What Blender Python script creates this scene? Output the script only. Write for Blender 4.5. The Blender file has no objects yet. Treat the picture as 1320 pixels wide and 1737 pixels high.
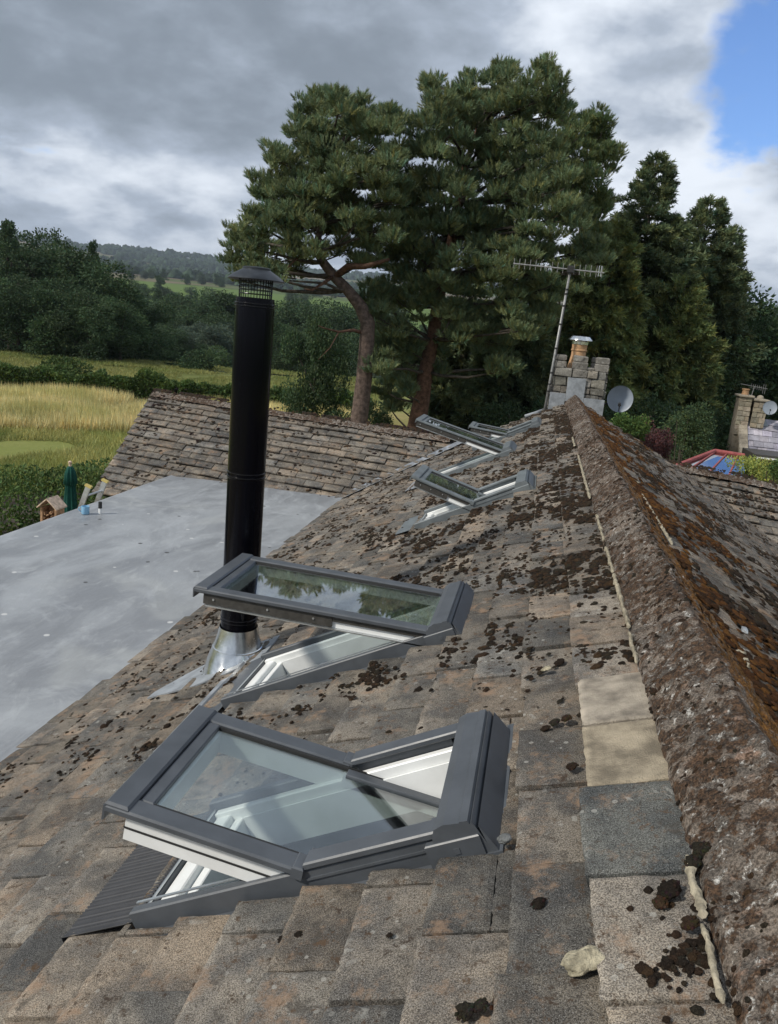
import bpy, math, random
import numpy as np
from mathutils import Matrix, Vector, noise as mn
sc = bpy.context.scene
COL = sc.collection
R = math.radians
# ------------------------------------------------------------------ camera
PITCH, ROLL, FPX, YAW, TH = 0.23311, 0.09473, 1321.91, 0.17420, 0.48207
CAM = np.array([-0.567, 0.0, 0.8884])
_x = np.array([math.cos(YAW), -math.sin(YAW), 0]); _y = np.array([math.sin(YAW), math.cos(YAW), 0]); _z = np.array([0, 0, 1.])
def _w(v): return np.array([v @ _x, v @ _y, v @ _z])
_f0 = np.array([0, math.cos(PITCH), -math.sin(PITCH)]); _u0 = np.array([0, math.sin(PITCH), math.cos(PITCH)]); _r0 = np.array([1., 0, 0])
CF = _w(_f0); CU = _w(math.cos(ROLL)*_u0 - math.sin(ROLL)*_r0); CR = _w(math.cos(ROLL)*_r0 + math.sin(ROLL)*_u0)
cam = bpy.data.cameras.new('camera'); camo = bpy.data.objects.new('camera', cam); COL.objects.link(camo)
cam.sensor_fit = 'VERTICAL'; cam.sensor_height = 36; cam.sensor_width = 36; cam.lens = FPX/1737*36
cam.clip_start = 0.02; cam.clip_end = 20000
camo.matrix_world = Matrix([[CR[0], CU[0], -CF[0], CAM[0]], [CR[1], CU[1], -CF[1], CAM[1]], [CR[2], CU[2], -CF[2], CAM[2]], [0, 0, 0, 1]])
sc.camera = camo
sc.view_settings.view_transform = 'Standard'; sc.view_settings.look = 'None'
sc.view_settings.exposure = 0.32; sc.view_settings.gamma = 1.0
sc.cycles.max_bounces = 6; sc.cycles.transparent_max_bounces = 12; sc.cycles.volume_bounces = 0
def at(px, py, y):
    """world point at photograph pixel and world distance y along the ridge (used to measure positions)"""
    d = (px-660)*CR - (py-868.5)*CU + FPX*CF
    return CAM + d*(y/d[1])
# ------------------------------------------------------------------ world: sky + broken cloud
SUN_EL, SUN_AZ = R(40), R(232)      # azimuth from +Y clockwise: behind the camera, to the left
w = bpy.data.worlds.new('World'); sc.world = w; w.use_nodes = True
nt = w.node_tree; nt.nodes.clear()
class NT:
    def __init__(s, t): s.t = t
    def n(s, ty, **k):
        o = s.t.nodes.new(ty)
        for a, b in k.items():
            if a.startswith('i_'):
                o.inputs[a[2:].replace('_', ' ')].default_value = b
            else: setattr(o, a, b)
        return o
    def l(s, a, b): s.t.links.new(a, b)
    def m(s, op, a, b=None, c=None, clamp=False):
        o = s.t.nodes.new('ShaderNodeMath'); o.operation = op; o.use_clamp = clamp
        for i, q in enumerate((a, b, c)):
            if q is None: continue
            if hasattr(q, 'links'): s.l(q, o.inputs[i])
            else: o.inputs[i].default_value = q
        return o.outputs[0]
    def vm(s, op, a, b=None):
        o = s.t.nodes.new('ShaderNodeVectorMath'); o.operation = op
        for i, q in enumerate((a, b)):
            if q is None: continue
            if hasattr(q, 'links'): s.l(q, o.inputs[i])
            else: o.inputs[i].default_value = q
        return o
    def mix(s, f, a, b, blend='MIX'):
        o = s.t.nodes.new('ShaderNodeMix'); o.data_type = 'RGBA'; o.blend_type = blend; o.clamp_factor = True
        for i, q in ((0, f), (6, a), (7, b)):
            if hasattr(q, 'links'): s.l(q, o.inputs[i])
            else: o.inputs[i].default_value = (q if i == 0 else (*q, 1) if len(q) == 3 else q)
        return o.outputs[2]
    def noise(s, vec, scale, detail=4, rough=.55, dist=0, out=0):
        o = s.t.nodes.new('ShaderNodeTexNoise'); o.inputs['Scale'].default_value = scale; o.inputs['Detail'].default_value = detail
        o.inputs['Roughness'].default_value = rough; o.inputs['Distortion'].default_value = dist
        if vec is not None: s.l(vec, o.inputs['Vector'])
        return o.outputs[out]
    def ramp(s, f, a, b, smooth=True):
        o = s.t.nodes.new('ShaderNodeMapRange'); o.interpolation_type = 'SMOOTHSTEP' if smooth else 'LINEAR'; o.clamp = True
        s.l(f, o.inputs[0]); o.inputs[1].default_value = a; o.inputs[2].default_value = b
        return o.outputs[0]
W = NT(nt)
sky = W.n('ShaderNodeTexSky', sky_type='NISHITA', sun_disc=False, sun_elevation=SUN_EL, sun_rotation=SUN_AZ, air_density=1.0, dust_density=0.6, ozone_density=1.6)
tc = W.n('ShaderNodeTexCoord'); D = tc.outputs['Generated']
sep = W.n('ShaderNodeSeparateXYZ'); W.l(D, sep.inputs[0])
zz = W.m('ADD', W.m('MAXIMUM', sep.outputs[2], 0.0), 0.34)
cmb = W.n('ShaderNodeCombineXYZ'); W.l(W.m('DIVIDE', sep.outputs[0], zz), cmb.inputs[0]); W.l(W.m('DIVIDE', sep.outputs[1], zz), cmb.inputs[1])
P0 = W.vm('ADD', cmb.outputs[0], (3.1, 1.7, 0.4)).outputs[0]
big = W.noise(P0, 1.7, 6, .50, .05)
fine = W.noise(P0, 7.0, 8, .54, .12)
def lobe(d, a0, a1):
    d = np.array(d); d = d/np.linalg.norm(d)
    dt = W.vm('DOT_PRODUCT', D, tuple(d)); return W.ramp(dt.outputs['Value'], math.cos(R(a1)), math.cos(R(a0)))
dark = W.m('MULTIPLY', lobe((-.45, .85, .33), 10, 25), 1.0)
dark = W.m('MULTIPLY', dark, W.ramp(W.m('ADD', sep.outputs[2], W.m('MULTIPLY', W.m('SUBTRACT', big, .5), .18)), .145, .225))
bright = W.m('ADD', lobe((-.17, .9204, .335), 1, 13), W.m('ADD', W.m('MULTIPLY', lobe((.05, .95, .25), 1, 15), .45), W.m('MULTIPLY', lobe((-.47, .8707, .15), 1, 14), .35)), clamp=True)
f = W.m('ADD', W.m('MULTIPLY', big, .74), W.m('MULTIPLY', fine, .50))
f = W.m('ADD', f, W.m('MULTIPLY', bright, .16)); f = W.m('SUBTRACT', W.m('ADD', f, .03), W.m('MULTIPLY', dark, .29))
fr = W.ramp(f, .40, .88)
c1 = W.mix(W.ramp(fr, 0, .5, False), (1.9, 2.25, 2.7), (3.7, 4.25, 5.1))
c2 = W.mix(W.ramp(fr, .5, 1, False), c1, (7.8, 8.3, 9.0))
gap = W.m('ADD', lobe((.27, .94, .32), 1.5, 11), W.m('MULTIPLY', lobe((-.585, .80, .135), .5, 4), .28))
gapn = W.m('ADD', gap, W.m('MULTIPLY', W.m('SUBTRACT', fine, .5), 1.7))
gapf = W.m('MULTIPLY', W.ramp(gapn, .3, .75), W.ramp(gap, .02, .25))
skyb = W.mix(1.0, sky.outputs[0], (.80, 1.05, 1.45), 'MULTIPLY')
colr = W.mix(gapf, c2, skyb)
bg = W.n('ShaderNodeBackground'); W.l(colr, bg.inputs[0]); bg.inputs[1].default_value = 0.1
wo = W.n('ShaderNodeOutputWorld'); W.l(bg.outputs[0], wo.inputs[0])
# ------------------------------------------------------------------ sun
sl = bpy.data.lights.new('sun', 'SUN'); sl.energy = 2.9; sl.angle = R(5); sl.color = (1, .94, .84)
so = bpy.data.objects.new('sun', sl); COL.objects.link(so)
sdir = Vector((math.sin(SUN_AZ)*math.cos(SUN_EL), math.cos(SUN_AZ)*math.cos(SUN_EL), math.sin(SUN_EL)))
so.rotation_euler = sdir.to_track_quat('Z', 'Y').to_euler(); so.location = sdir*50
# ------------------------------------------------------------------ object helpers
def tag(o, label=None, cat=None, group=None, kind=None):
    if label: o['label'] = label
    if cat: o['category'] = cat
    if group: o['group'] = group
    if kind: o['kind'] = kind
    return o
def thing(name, loc, label, cat, group=None):
    o = bpy.data.objects.new(name, None); COL.objects.link(o); o.location = loc; o.empty_display_size = .2
    return tag(o, label, cat, group)
def link(name, me, mat, parent=None):
    o = bpy.data.objects.new(name, me); COL.objects.link(o)
    if mat is not None: me.materials.append(mat)
    if parent is not None:
        o.parent = parent
        p = parent
        off = Vector((0, 0, 0))
        while p is not None: off += p.location; p = p.parent
        o.location = -off                # meshes are written in world coordinates; things sit at identity rotation
    return o
def npmesh(name, V, F, tint=None, smooth=False):
    """V (n,3); F (m,k) or list of arrays with different k"""
    me = bpy.data.meshes.new(name)
    Fs = F if isinstance(F, list) and np.ndim(F[0]) == 2 else [F]
    Fs = [np.asarray(q, dtype=np.int32) for q in Fs if len(q)]
    V = np.asarray(V, dtype=np.float32)
    me.vertices.add(len(V)); me.vertices.foreach_set('co', V.ravel())
    nl = sum(q.size for q in Fs); npoly = sum(len(q) for q in Fs)
    me.loops.add(nl); me.loops.foreach_set('vertex_index', np.concatenate([q.ravel() for q in Fs]))
    me.polygons.add(npoly)
    tot = np.concatenate([np.full(len(q), q.shape[1], np.int32) for q in Fs])
    st = np.concatenate([[0], np.cumsum(tot)[:-1]]).astype(np.int32)
    me.polygons.foreach_set('loop_start', st); me.polygons.foreach_set('loop_total', tot)
    me.polygons.foreach_set('use_smooth', np.full(npoly, smooth, dtype=bool))
    if tint is not None:
        a = me.color_attributes.new('tint', 'FLOAT_COLOR', 'POINT')
        t = np.asarray(tint, np.float32)
        if t.shape[1] == 3: t = np.concatenate([t, np.ones((len(t), 1), np.float32)], 1)
        a.data.foreach_set('color', t.ravel())
    me.update(calc_edges=True); me.validate()
    return me
class MB:
    def __init__(s): s.v = []; s.f = []; s.n = 0; s.t = []
    def add(s, V, F, tint=None):
        V = np.asarray(V, float).reshape(-1, 3)
        s.v.append(V); s.f.append([tuple(int(i)+s.n for i in q) for q in F]); s.n += len(V)
        s.t.append(np.tile(tint if tint is not None else (1, 1, 1), (len(V), 1)) if tint is None or np.ndim(tint) == 1 else np.asarray(tint))
        return s
    def hexa(s, c, tint=None):
        """8 corners: 0-3 bottom ring, 4-7 top ring"""
        return s.add(c, [(3, 2, 1, 0), (4, 5, 6, 7), (0, 1, 5, 4), (1, 2, 6, 5), (2, 3, 7, 6), (3, 0, 4, 7)], tint)
    def box(s, a, b, P=None, tint=None, ch=0):
        x0, y0, z0 = a; x1, y1, z1 = b
        if ch > 0:
            c = ch; V = []; 
            for z, e in ((z0, c), (z0+c, 0), (z1-c, 0), (z1, c)):
                V += [(x0+e, y0+e, z), (x1-e, y0+e, z), (x1-e, y1-e, z), (x0+e, y1-e, z)]
            F = [(3, 2, 1, 0), (12, 13, 14, 15)]
            for k in range(3):
                for i in range(4): j = (i+1) % 4; F.append((4*k+i, 4*k+j, 4*k+4+j, 4*k+4+i))
        else:
            V = [(x0, y0, z0), (x1, y0, z0), (x1, y1, z0), (x0, y1, z0), (x0, y0, z1), (x1, y0, z1), (x1, y1, z1), (x0, y1, z1)]
            F = [(3, 2, 1, 0), (4, 5, 6, 7), (0, 1, 5, 4), (1, 2, 6, 5), (2, 3, 7, 6), (3, 0, 4, 7)]
        if P: V = [P(*q) for q in V]
        return s.add(V, F, tint)
    def tube(s, pts, rad, n=10, caps=True, tint=None):
        pts = [Vector(p) for p in pts]; k = len(pts); V = []; F = []
        rad = rad if hasattr(rad, '__len__') else [rad]*k
        ref = None
        for i, p in enumerate(pts):
            t = (pts[min(i+1, k-1)]-pts[max(i-1, 0)]).normalized()
            if ref is None: ref = t.orthogonal().normalized()
            else: ref = (ref - t*ref.dot(t)).normalized()
            b = t.cross(ref)
            for j in range(n):
                a = 2*math.pi*j/n; V.append(p + (ref*math.cos(a)+b*math.sin(a))*rad[i])
        for i in range(k-1):
            for j in range(n): m = (j+1) % n; F.append((i*n+j, i*n+m, (i+1)*n+m, (i+1)*n+j))
        if caps: F.append(tuple(range(n-1, -1, -1))); F.append(tuple((k-1)*n+j for j in range(n)))
        return s.add([tuple(v) for v in V], F, tint)
    def lathe(s, prof, c, n=40, tint=None):
        """prof: (r, z) list, about the vertical through c"""
        V = []; F = []; k = len(prof)
        for r, z in prof:
            for j in range(n): a = 2*math.pi*j/n; V.append((c[0]+r*math.cos(a), c[1]+r*math.sin(a), c[2]+z))
        for i in range(k-1):
            for j in range(n): m = (j+1) % n; F.append((i*n+j, i*n+m, (i+1)*n+m, (i+1)*n+j))
        return s.add(V, F, tint)
    def build(s, name, mat, parent=None, smooth=False, autosmooth=None):
        V = np.concatenate(s.v); T = np.concatenate(s.t)
        by = {}
        for fs in s.f:
            for q in fs: by.setdefault(len(q), []).append(q)
        me = npmesh(name, V, [np.array(q) for q in by.values()], T, smooth or autosmooth is not None)
        if autosmooth is not None: me.set_sharp_from_angle(angle=R(autosmooth))
        return link(name, me, mat, parent)
rng = np.random.default_rng(7); random.seed(7)
# ------------------------------------------------------------------ materials
def mat(name, base=(.5, .5, .5), rough=.6, metal=0, spec=.5, var=0, vscale=6, bump=0, bscale=60, tint=False, coat=0):
    m = bpy.data.materials.new(name); m.use_nodes = True; t = NT(m.node_tree); b = m.node_tree.nodes['Principled BSDF']
    b.inputs['Roughness'].default_value = rough; b.inputs['Metallic'].default_value = metal; b.inputs['Specular IOR Level'].default_value = spec
    b.inputs['Coat Weight'].default_value = coat
    tcn = t.n('ShaderNodeTexCoord'); O = tcn.outputs['Object']
    c = None
    if tint:
        a = t.n('ShaderNodeAttribute', attribute_name='tint'); c = t.mix(1.0, (*base, 1), a.outputs['Color'], 'MULTIPLY')
    if var:
        nz = t.noise(O, vscale, 5, .6)
        lo = tuple(x*(1-var) for x in base); hi = tuple(min(1, x*(1+var)) for x in base)
        c2_ = t.mix(t.ramp(nz, .3, .7), lo, hi)
        if tint: c2_ = t.mix(1.0, c2_, a.outputs['Color'], 'MULTIPLY')
        c = c2_
        rr = t.m('ADD', t.m('MULTIPLY', t.m('SUBTRACT', nz, .5), .25), rough, clamp=True); t.l(rr, b.inputs['Roughness'])
    if c is None: b.inputs['Base Color'].default_value = (*base, 1)
    else: t.l(c, b.inputs['Base Color'])
    if bump:
        bn = t.n('ShaderNodeBump'); bn.inputs['Strength'].default_value = bump; bn.inputs['Distance'].default_value = .01
        t.l(t.noise(O, bscale, 4, .6), bn.inputs['Height']); t.l(bn.outputs[0], b.inputs['Normal'])
    m['nt'] = 1
    return m
M = {}
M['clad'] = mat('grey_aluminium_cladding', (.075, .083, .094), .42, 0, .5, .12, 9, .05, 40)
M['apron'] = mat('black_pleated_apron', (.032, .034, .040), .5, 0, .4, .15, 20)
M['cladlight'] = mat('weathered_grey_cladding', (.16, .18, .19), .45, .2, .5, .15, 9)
M['white'] = mat('white_painted_wood', (.78, .79, .78), .4, 0, .5, .05, 8)
M['charcoal'] = mat('charcoal_sash_side', (.05, .047, .042), .55, 0, .4, .25, 30)
M['alu'] = mat('bare_aluminium', (.62, .64, .65), .35, .9, .5, .1, 14)
M['well'] = mat('unlit_room_black', (.012, .012, .013), .9)  # near-black base colour stands for the shade inside the room
M['rubber'] = mat('black_rubber', (.02, .02, .02), .6)
M['lead'] = mat('lead_sheet', (.30, .32, .345), .5, .35, .5, .35, 7, .25, 30)
M['leadpale'] = mat('pale_lead_sheet', (.25, .27, .29), .55, .1, .5, .25, 9, .3, 25)
M['flue'] = mat('black_enamel', (.003, .003, .005), .14, 0, .12, 0)
M['flueband'] = mat('black_band', (.02, .02, .024), .25, .6, .5)
M['cap'] = mat('dark_steel', (.05, .055, .062), .38, .7, .5, .2, 20)
M['steel'] = mat('stainless_steel', (.72, .73, .73), .24, 1, .5, .12, 18, .06, 12)
M['terracotta'] = mat('terracotta', (.43, .26, .14), .75, 0, .3, .2, 14, .2, 60)
M['pole'] = mat('weathered_grey_pole', (.27, .27, .265), .5, .4, .5, .25, 20)
M['dish'] = mat('grey_painted_dish', (.22, .255, .30), .45, 0, .5, .08, 6)
M['mortar'] = mat('cream_mortar', (.31, .275, .205), .95, 0, .2, .4, 30, .8, 90)
M['parasol'] = mat('green_canvas', (.012, .07, .055), .8, 0, .2, .2, 20)
M['wood'] = mat('weathered_wood', (.36, .22, .13), .8, 0, .3, .4, 20, .4, 60)
M['woodpale'] = mat('pale_wood', (.55, .42, .32), .8, 0, .3, .3, 20, .3, 60)
M['yellow'] = mat('yellow_plastic', (.50, .40, .13), .5)
M['mug'] = mat('pale_blue_enamel', (.24, .47, .66), .3)
M['redframe'] = mat('dull_red_frame', (.30, .075, .07), .6, 0, .4, .2, 12)
M['wall'] = None
def glassmat(name, tint, refl=.95, base=.06):
    m = bpy.data.materials.new(name); m.use_nodes = True; t = NT(m.node_tree); nd = m.node_tree.nodes
    for q in list(nd):
        if q.type != 'OUTPUT_MATERIAL': nd.remove(q)
    out = [q for q in nd if q.type == 'OUTPUT_MATERIAL'][0]
    tr = t.n('ShaderNodeBsdfTransparent'); tr.inputs[0].default_value = (*tint, 1)
    gl = t.n('ShaderNodeBsdfGlossy'); gl.inputs['Roughness'].default_value = .015; gl.inputs[0].default_value = (refl, refl, refl, 1)
    fr = t.n('ShaderNodeLayerWeight'); fr.inputs[0].default_value = .5      # facing = 1 - |cos|: Schlick for a pane seen from either side
    mx = t.n('ShaderNodeMixShader'); t.l(t.m('ADD', t.m('MULTIPLY', t.m('POWER', fr.outputs[1], 1.9), .92), base, clamp=True), mx.inputs[0]); t.l(tr.outputs[0], mx.inputs[1]); t.l(gl.outputs[0], mx.inputs[2])
    t.l(mx.outputs[0], out.inputs[0]); return m
M['glass'] = glassmat('double_glazing', (.85, .90, .892))
M['glassblue'] = glassmat('roof_glass', (.16, .24, .32), .8, .22)
def rooftile_mat(name, lichen=.3, moss=.0, warm=1.0):
    m = bpy.data.materials.new(name); m.use_nodes = True; t = NT(m.node_tree); b = m.node_tree.nodes['Principled BSDF']
    b.inputs['Roughness'].default_value = .93; b.inputs['Specular IOR Level'].default_value = .25
    O = t.n('ShaderNodeTexCoord').outputs['Object']
    a = t.n('ShaderNodeAttribute', attribute_name='tint').outputs['Color']
    n1 = t.noise(O, 5.5, 6, .62, .3); n2 = t.noise(O, 330, 2, .8); n3 = t.noise(O, 17, 6, .65, .3); n4 = t.noise(O, 560, 1, .5)
    c = t.mix(t.ramp(n1, .36, .64), (.58, .58, .58), (1.28, 1.20, 1.08)); c = t.mix(1.0, c, a, 'MULTIPLY')
    # aggregate speckle
    c = t.mix(1.0, c, t.mix(t.ramp(n2, .36, .64), (.38, .37, .36), (1.62, 1.62, 1.60)), 'MULTIPLY')
    c = t.mix(t.m('MULTIPLY', t.ramp(n4, .64, .70), .6), c, (.46, .45, .43))
    # tan lichen crust
    tan = t.m('MULTIPLY', t.ramp(t.noise(O, 7, 9, .76, .1), .52, .66), .6+.3*lichen)
    c = t.mix(tan, c, (.30, .20, .13))
    # pale lichen spots
    vo = t.n('ShaderNodeTexVoronoi'); vo.inputs['Scale'].default_value = 26; t.l(t.vm('ADD', O, None).outputs[0], vo.inputs['Vector'])
    pl = t.m('MULTIPLY', t.m('LESS_THAN', vo.outputs['Distance'], .17), t.ramp(t.noise(O, 3.1, 3), .56-.16*lichen, .66-.16*lichen))
    pl2 = t.m('MULTIPLY', t.ramp(n3, .61, .66), t.ramp(t.noise(O, 2.3, 4), .5-.1*lichen, .62))
    c = t.mix(t.m('MULTIPLY', t.m('MAXIMUM', pl, pl2), .25+.75*lichen), c, (.42, .41, .37))
    # dark algae
    c = t.mix(t.m('MULTIPLY', t.ramp(t.noise(O, 12, 9, .78, .1), .53, .66), .7), c, (.060, .052, .043))
    c = t.mix(t.m('MULTIPLY', t.ramp(t.noise(O, 48, 6, .8, 0), .60, .66), .55), c, (.05, .043, .036))
    if moss:
        mm = t.ramp(t.noise(O, 26, 8, .78, .1), .58-.1*moss, .66-.08*moss)
        mc = t.mix(t.ramp(t.noise(O, 8, 3), .4, .6), (.045, .030, .021), (.10, .062, .036))
        c = t.mix(t.m('MULTIPLY', mm, .9), c, mc)
    t.l(c, b.inputs['Base Color'])
    h = t.m('ADD', t.m('MULTIPLY', n2, .45), t.m('ADD', t.m('MULTIPLY', n3, .8), t.m('MULTIPLY', n4, .2)))
    bn = t.n('ShaderNodeBump'); bn.inputs['Strength'].default_value = .85; bn.inputs['Distance'].default_value = .008
    t.l(h, bn.inputs['Height']); t.l(bn.outputs[0], b.inputs['Normal'])
    return m
M['tile'] = rooftile_mat('concrete_stone_tile', .35, .30)
M['tilewing'] = rooftile_mat('wing_stone_tile', .45, .35)
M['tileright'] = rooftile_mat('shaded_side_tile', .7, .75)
M['cream'] = mat('cream_replacement_tile', (.36, .31, .235), .9, 0, .3, .42, 11, 1.0, 240, tint=True)
def capmat():
    m = bpy.data.materials.new('mossy_ridge_tile'); m.use_nodes = True; t = NT(m.node_tree); b = m.node_tree.nodes['Principled BSDF']
    b.inputs['Roughness'].default_value = .95; b.inputs['Specular IOR Level'].default_value = .2
    O = t.n('ShaderNodeTexCoord').outputs['Object']
    a = t.n('ShaderNodeAttribute', attribute_name='tint').outputs['Color']
    sp = t.n('ShaderNodeSeparateColor'); t.l(a, sp.inputs[0])   # red channel: side of the ridge (0 left .. 1 right)
    n2 = t.noise(O, 180, 3, .7); n3 = t.noise(O, 24, 6, .72, .15); n5 = t.noise(O, 70, 5, .75, .1)
    c = t.mix(t.ramp(t.noise(O, 8, 5), .35, .65), (.095, .083, .072), (.19, .158, .13))
    c = t.mix(t.m('MULTIPLY', t.ramp(t.noise(O, 11, 5, .6, .2), .58, .68), .7), c, (.27, .175, .125))
    c = t.mix(t.m('MULTIPLY', t.ramp(t.noise(O, 38, 6, .78, .2), .56, .62), .85), c, (.46, .45, .42))
    ms = t.m('MULTIPLY', t.ramp(t.m('ADD', n3, t.m('MULTIPLY', t.m('SUBTRACT', t.noise(O, 2.2, 3), .5), .35)), .445, .54), .93)
    c = t.mix(ms, c, t.mix(t.ramp(n5, .4, .6), (.030, .022, .017), (.090, .052, .030)))
    org = t.m('MULTIPLY', sp.outputs[0], t.ramp(t.noise(O, 5, 5, .65, .4), .30, .46))
    c = t.mix(t.m('MULTIPLY', org, t.ramp(n3, .36, .52)), c, t.mix(t.ramp(n5, .35, .65), (.10, .045, .015), (.27, .125, .03)))
    c = t.mix(1.0, c, t.mix(t.ramp(n2, .34, .66), (.5, .5, .5), (1.5, 1.5, 1.5)), 'MULTIPLY')
    t.l(c, b.inputs['Base Color'])
    bn = t.n('ShaderNodeBump'); bn.inputs['Strength'].default_value = 1; bn.inputs['Distance'].default_value = .012
    t.l(t.m('ADD', t.m('MULTIPLY', n3, 1.0), t.m('ADD', t.m('MULTIPLY', n5, .5), t.m('MULTIPLY', n2, .3))), bn.inputs['Height']); t.l(bn.outputs[0], b.inputs['Normal'])
    return m
M['ridge'] = capmat()
M['moss'] = mat('moss_cushion', (1, 1, 1), .95, 0, .1, .55, 320, 1.0, 520, tint=True)
def flatmat():
    m = bpy.data.materials.new('grey_fibreglass'); m.use_nodes = True; t = NT(m.node_tree); b = m.node_tree.nodes['Principled BSDF']
    O = t.n('ShaderNodeTexCoord').outputs['Object']
    mp = t.n('ShaderNodeMapping'); mp.inputs['Rotation'].default_value = (0, 0, .35); mp.inputs['Scale'].default_value = (1, .45, 1); t.l(O, mp.inputs[0])
    n1 = t.noise(mp.outputs[0], 1.3, 7, .62, 1.2); n2 = t.noise(mp.outputs[0], 5, 7, .68, 1.0); n3 = t.noise(O, 40, 4, .6)
    c = t.mix(t.ramp(n1, .35, .68), (.205, .215, .228), (.315, .33, .345))
    c = t.mix(t.m('MULTIPLY', t.ramp(n2, .5, .75), .6), c, (.42, .44, .45))
    c = t.mix(t.m('MULTIPLY', t.ramp(t.noise(mp.outputs[0], 2.2, 7, .72, .8), .55, .68), .32), c, (.46, .48, .50))
    c = t.mix(t.m('MULTIPLY', t.ramp(t.noise(O, .9, 3, .5, .8), .55, .7), .3), c, (.48, .49, .47))
    c = t.mix(t.m('MULTIPLY', t.ramp(n3, .66, .74), .35), c, (.13, .13, .13))
    vo = t.n('ShaderNodeTexVoronoi'); vo.inputs['Scale'].default_value = 5.5; vo.inputs['Randomness'].default_value = 1; t.l(t.vm('ADD', O, None).outputs[0], vo.inputs['Vector'])
    vr = t.n('ShaderNodeSeparateColor'); t.l(vo.outputs['Color'], vr.inputs[0])
    spk = t.m('MULTIPLY', t.m('LESS_THAN', vo.outputs['Distance'], .13), t.m('GREATER_THAN', vr.outputs[0], .72))
    c = t.mix(t.m('MULTIPLY', spk, .85), c, t.mix(t.m('GREATER_THAN', vr.outputs[1], .5), (.035, .032, .028), (.55, .55, .54)))
    t.l(c, b.inputs['Base Color']); rr = t.m('ADD', t.m('MULTIPLY', n2, .5), .16, clamp=True); t.l(rr, b.inputs['Roughness'])
    bn = t.n('ShaderNodeBump'); bn.inputs['Strength'].default_value = .25; bn.inputs['Distance'].default_value = .02
    t.l(t.m('ADD', n2, t.m('MULTIPLY', n3, .2)), bn.inputs['Height']); t.l(bn.outputs[0], b.inputs['Normal'])
    return m
M['flat'] = flatmat()
def stonemat(name, c0, c1, scale=3.2, mort=(.3, .28, .24)):
    m = bpy.data.materials.new(name); m.use_nodes = True; t = NT(m.node_tree); b = m.node_tree.nodes['Principled BSDF']
    b.inputs['Roughness'].default_value = .92
    O = t.n('ShaderNodeTexCoord').outputs['Object']; a = t.n('ShaderNodeAttribute', attribute_name='tint').outputs['Color']
    c = t.mix(t.ramp(t.noise(O, scale*2, 6, .65), .35, .65), c0, c1); c = t.mix(1.0, c, a, 'MULTIPLY')
    c = t.mix(t.m('MULTIPLY', t.ramp(t.noise(O, 14, 6, .7, .5), .56, .66), .7), c, tuple(x*.3 for x in c0))
    c = t.mix(t.m('MULTIPLY', t.ramp(t.noise(O, 20, 6, .7, .5), .58, .66), .5), c, (.45, .44, .40))
    t.l(c, b.inputs['Base Color'])
    bn = t.n('ShaderNodeBump'); bn.inputs['Strength'].default_value = .9; bn.inputs['Distance'].default_value = .015
    t.l(t.noise(O, 45, 6, .7), bn.inputs['Height']); t.l(bn.outputs[0], b.inputs['Normal'])
    return m
M['stone'] = stonemat('chimney_stone', (.13, .122, .108), (.235, .22, .195))
M['stonewarm'] = stonemat('warm_stone', (.25, .215, .165), (.37, .32, .245))
def barkmat(name, c0, c1):
    return mat(name, tuple((a+b_)/2 for a, b_ in zip(c0, c1)), .95, 0, .2, .45, 9, 1.0, 35)
M['pinebark'] = barkmat('pine_bark', (.07, .052, .044), (.15, .11, .09))
M['redbark'] = barkmat('red_pine_bark', (.075, .045, .033), (.15, .085, .058))
M['darkbark'] = barkmat('dark_bark', (.05, .042, .035), (.10, .085, .07))
def leafmat(name, c0, c1, sc_=1.2, trans=.25):
    m = bpy.data.materials.new(name); m.use_nodes = True; t = NT(m.node_tree); b = m.node_tree.nodes['Principled BSDF']
    b.inputs['Roughness'].default_value = .65; b.inputs['Specular IOR Level'].default_value = .3
    O = t.n('ShaderNodeTexCoord').outputs['Object']; a = t.n('ShaderNodeAttribute', attribute_name='tint').outputs['Color']
    c = t.mix(t.ramp(t.noise(O, sc_, 3), .35, .65), c0, c1); c = t.mix(1.0, c, a, 'MULTIPLY'); t.l(c, b.inputs['Base Color'])
    out = [q for q in m.node_tree.nodes if q.type == 'OUTPUT_MATERIAL'][0]
    tl = t.n('ShaderNodeBsdfTranslucent'); t.l(c, tl.inputs[0]); mx = t.n('ShaderNodeMixShader'); mx.inputs[0].default_value = trans
    t.l(b.outputs[0], mx.inputs[1]); t.l(tl.outputs[0], mx.inputs[2]); t.l(mx.outputs[0], out.inputs[0])
    return m
M['pine'] = leafmat('pine_needles', (.130, .178, .090), (.205, .25, .120))
M['pinelight'] = leafmat('light_pine_needles', (.13, .18, .075), (.18, .22, .095))
M['spruce'] = leafmat('spruce_needles', (.095, .135, .070), (.165, .20, .088))
M['leafdark'] = leafmat('dark_broad_leaves', (.045, .085, .036), (.082, .12, .048), .35)
M['leafmid'] = leafmat('mid_broad_leaves', (.045, .085, .035), (.075, .12, .045), .35)
M['leafgrey'] = leafmat('grey_green_leaves', (.075, .11, .075), (.10, .135, .09), .35)
M['hedge'] = leafmat('hedge_leaves', (.05, .09, .022), (.10, .15, .04), 1.5)
M['purple'] = leafmat('purple_leaves', (.075, .03, .035), (.12, .05, .05), 2)
M['lime'] = leafmat('yellow_green_leaves', (.20, .26, .05), (.34, .38, .10), 2)
M['bushgreen'] = leafmat('bush_leaves', (.07, .13, .03), (.12, .19, .05), 2)
M['grassblade'] = leafmat('dry_grass_blades', (.48, .45, .18), (.76, .66, .34), .35, .3)
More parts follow.
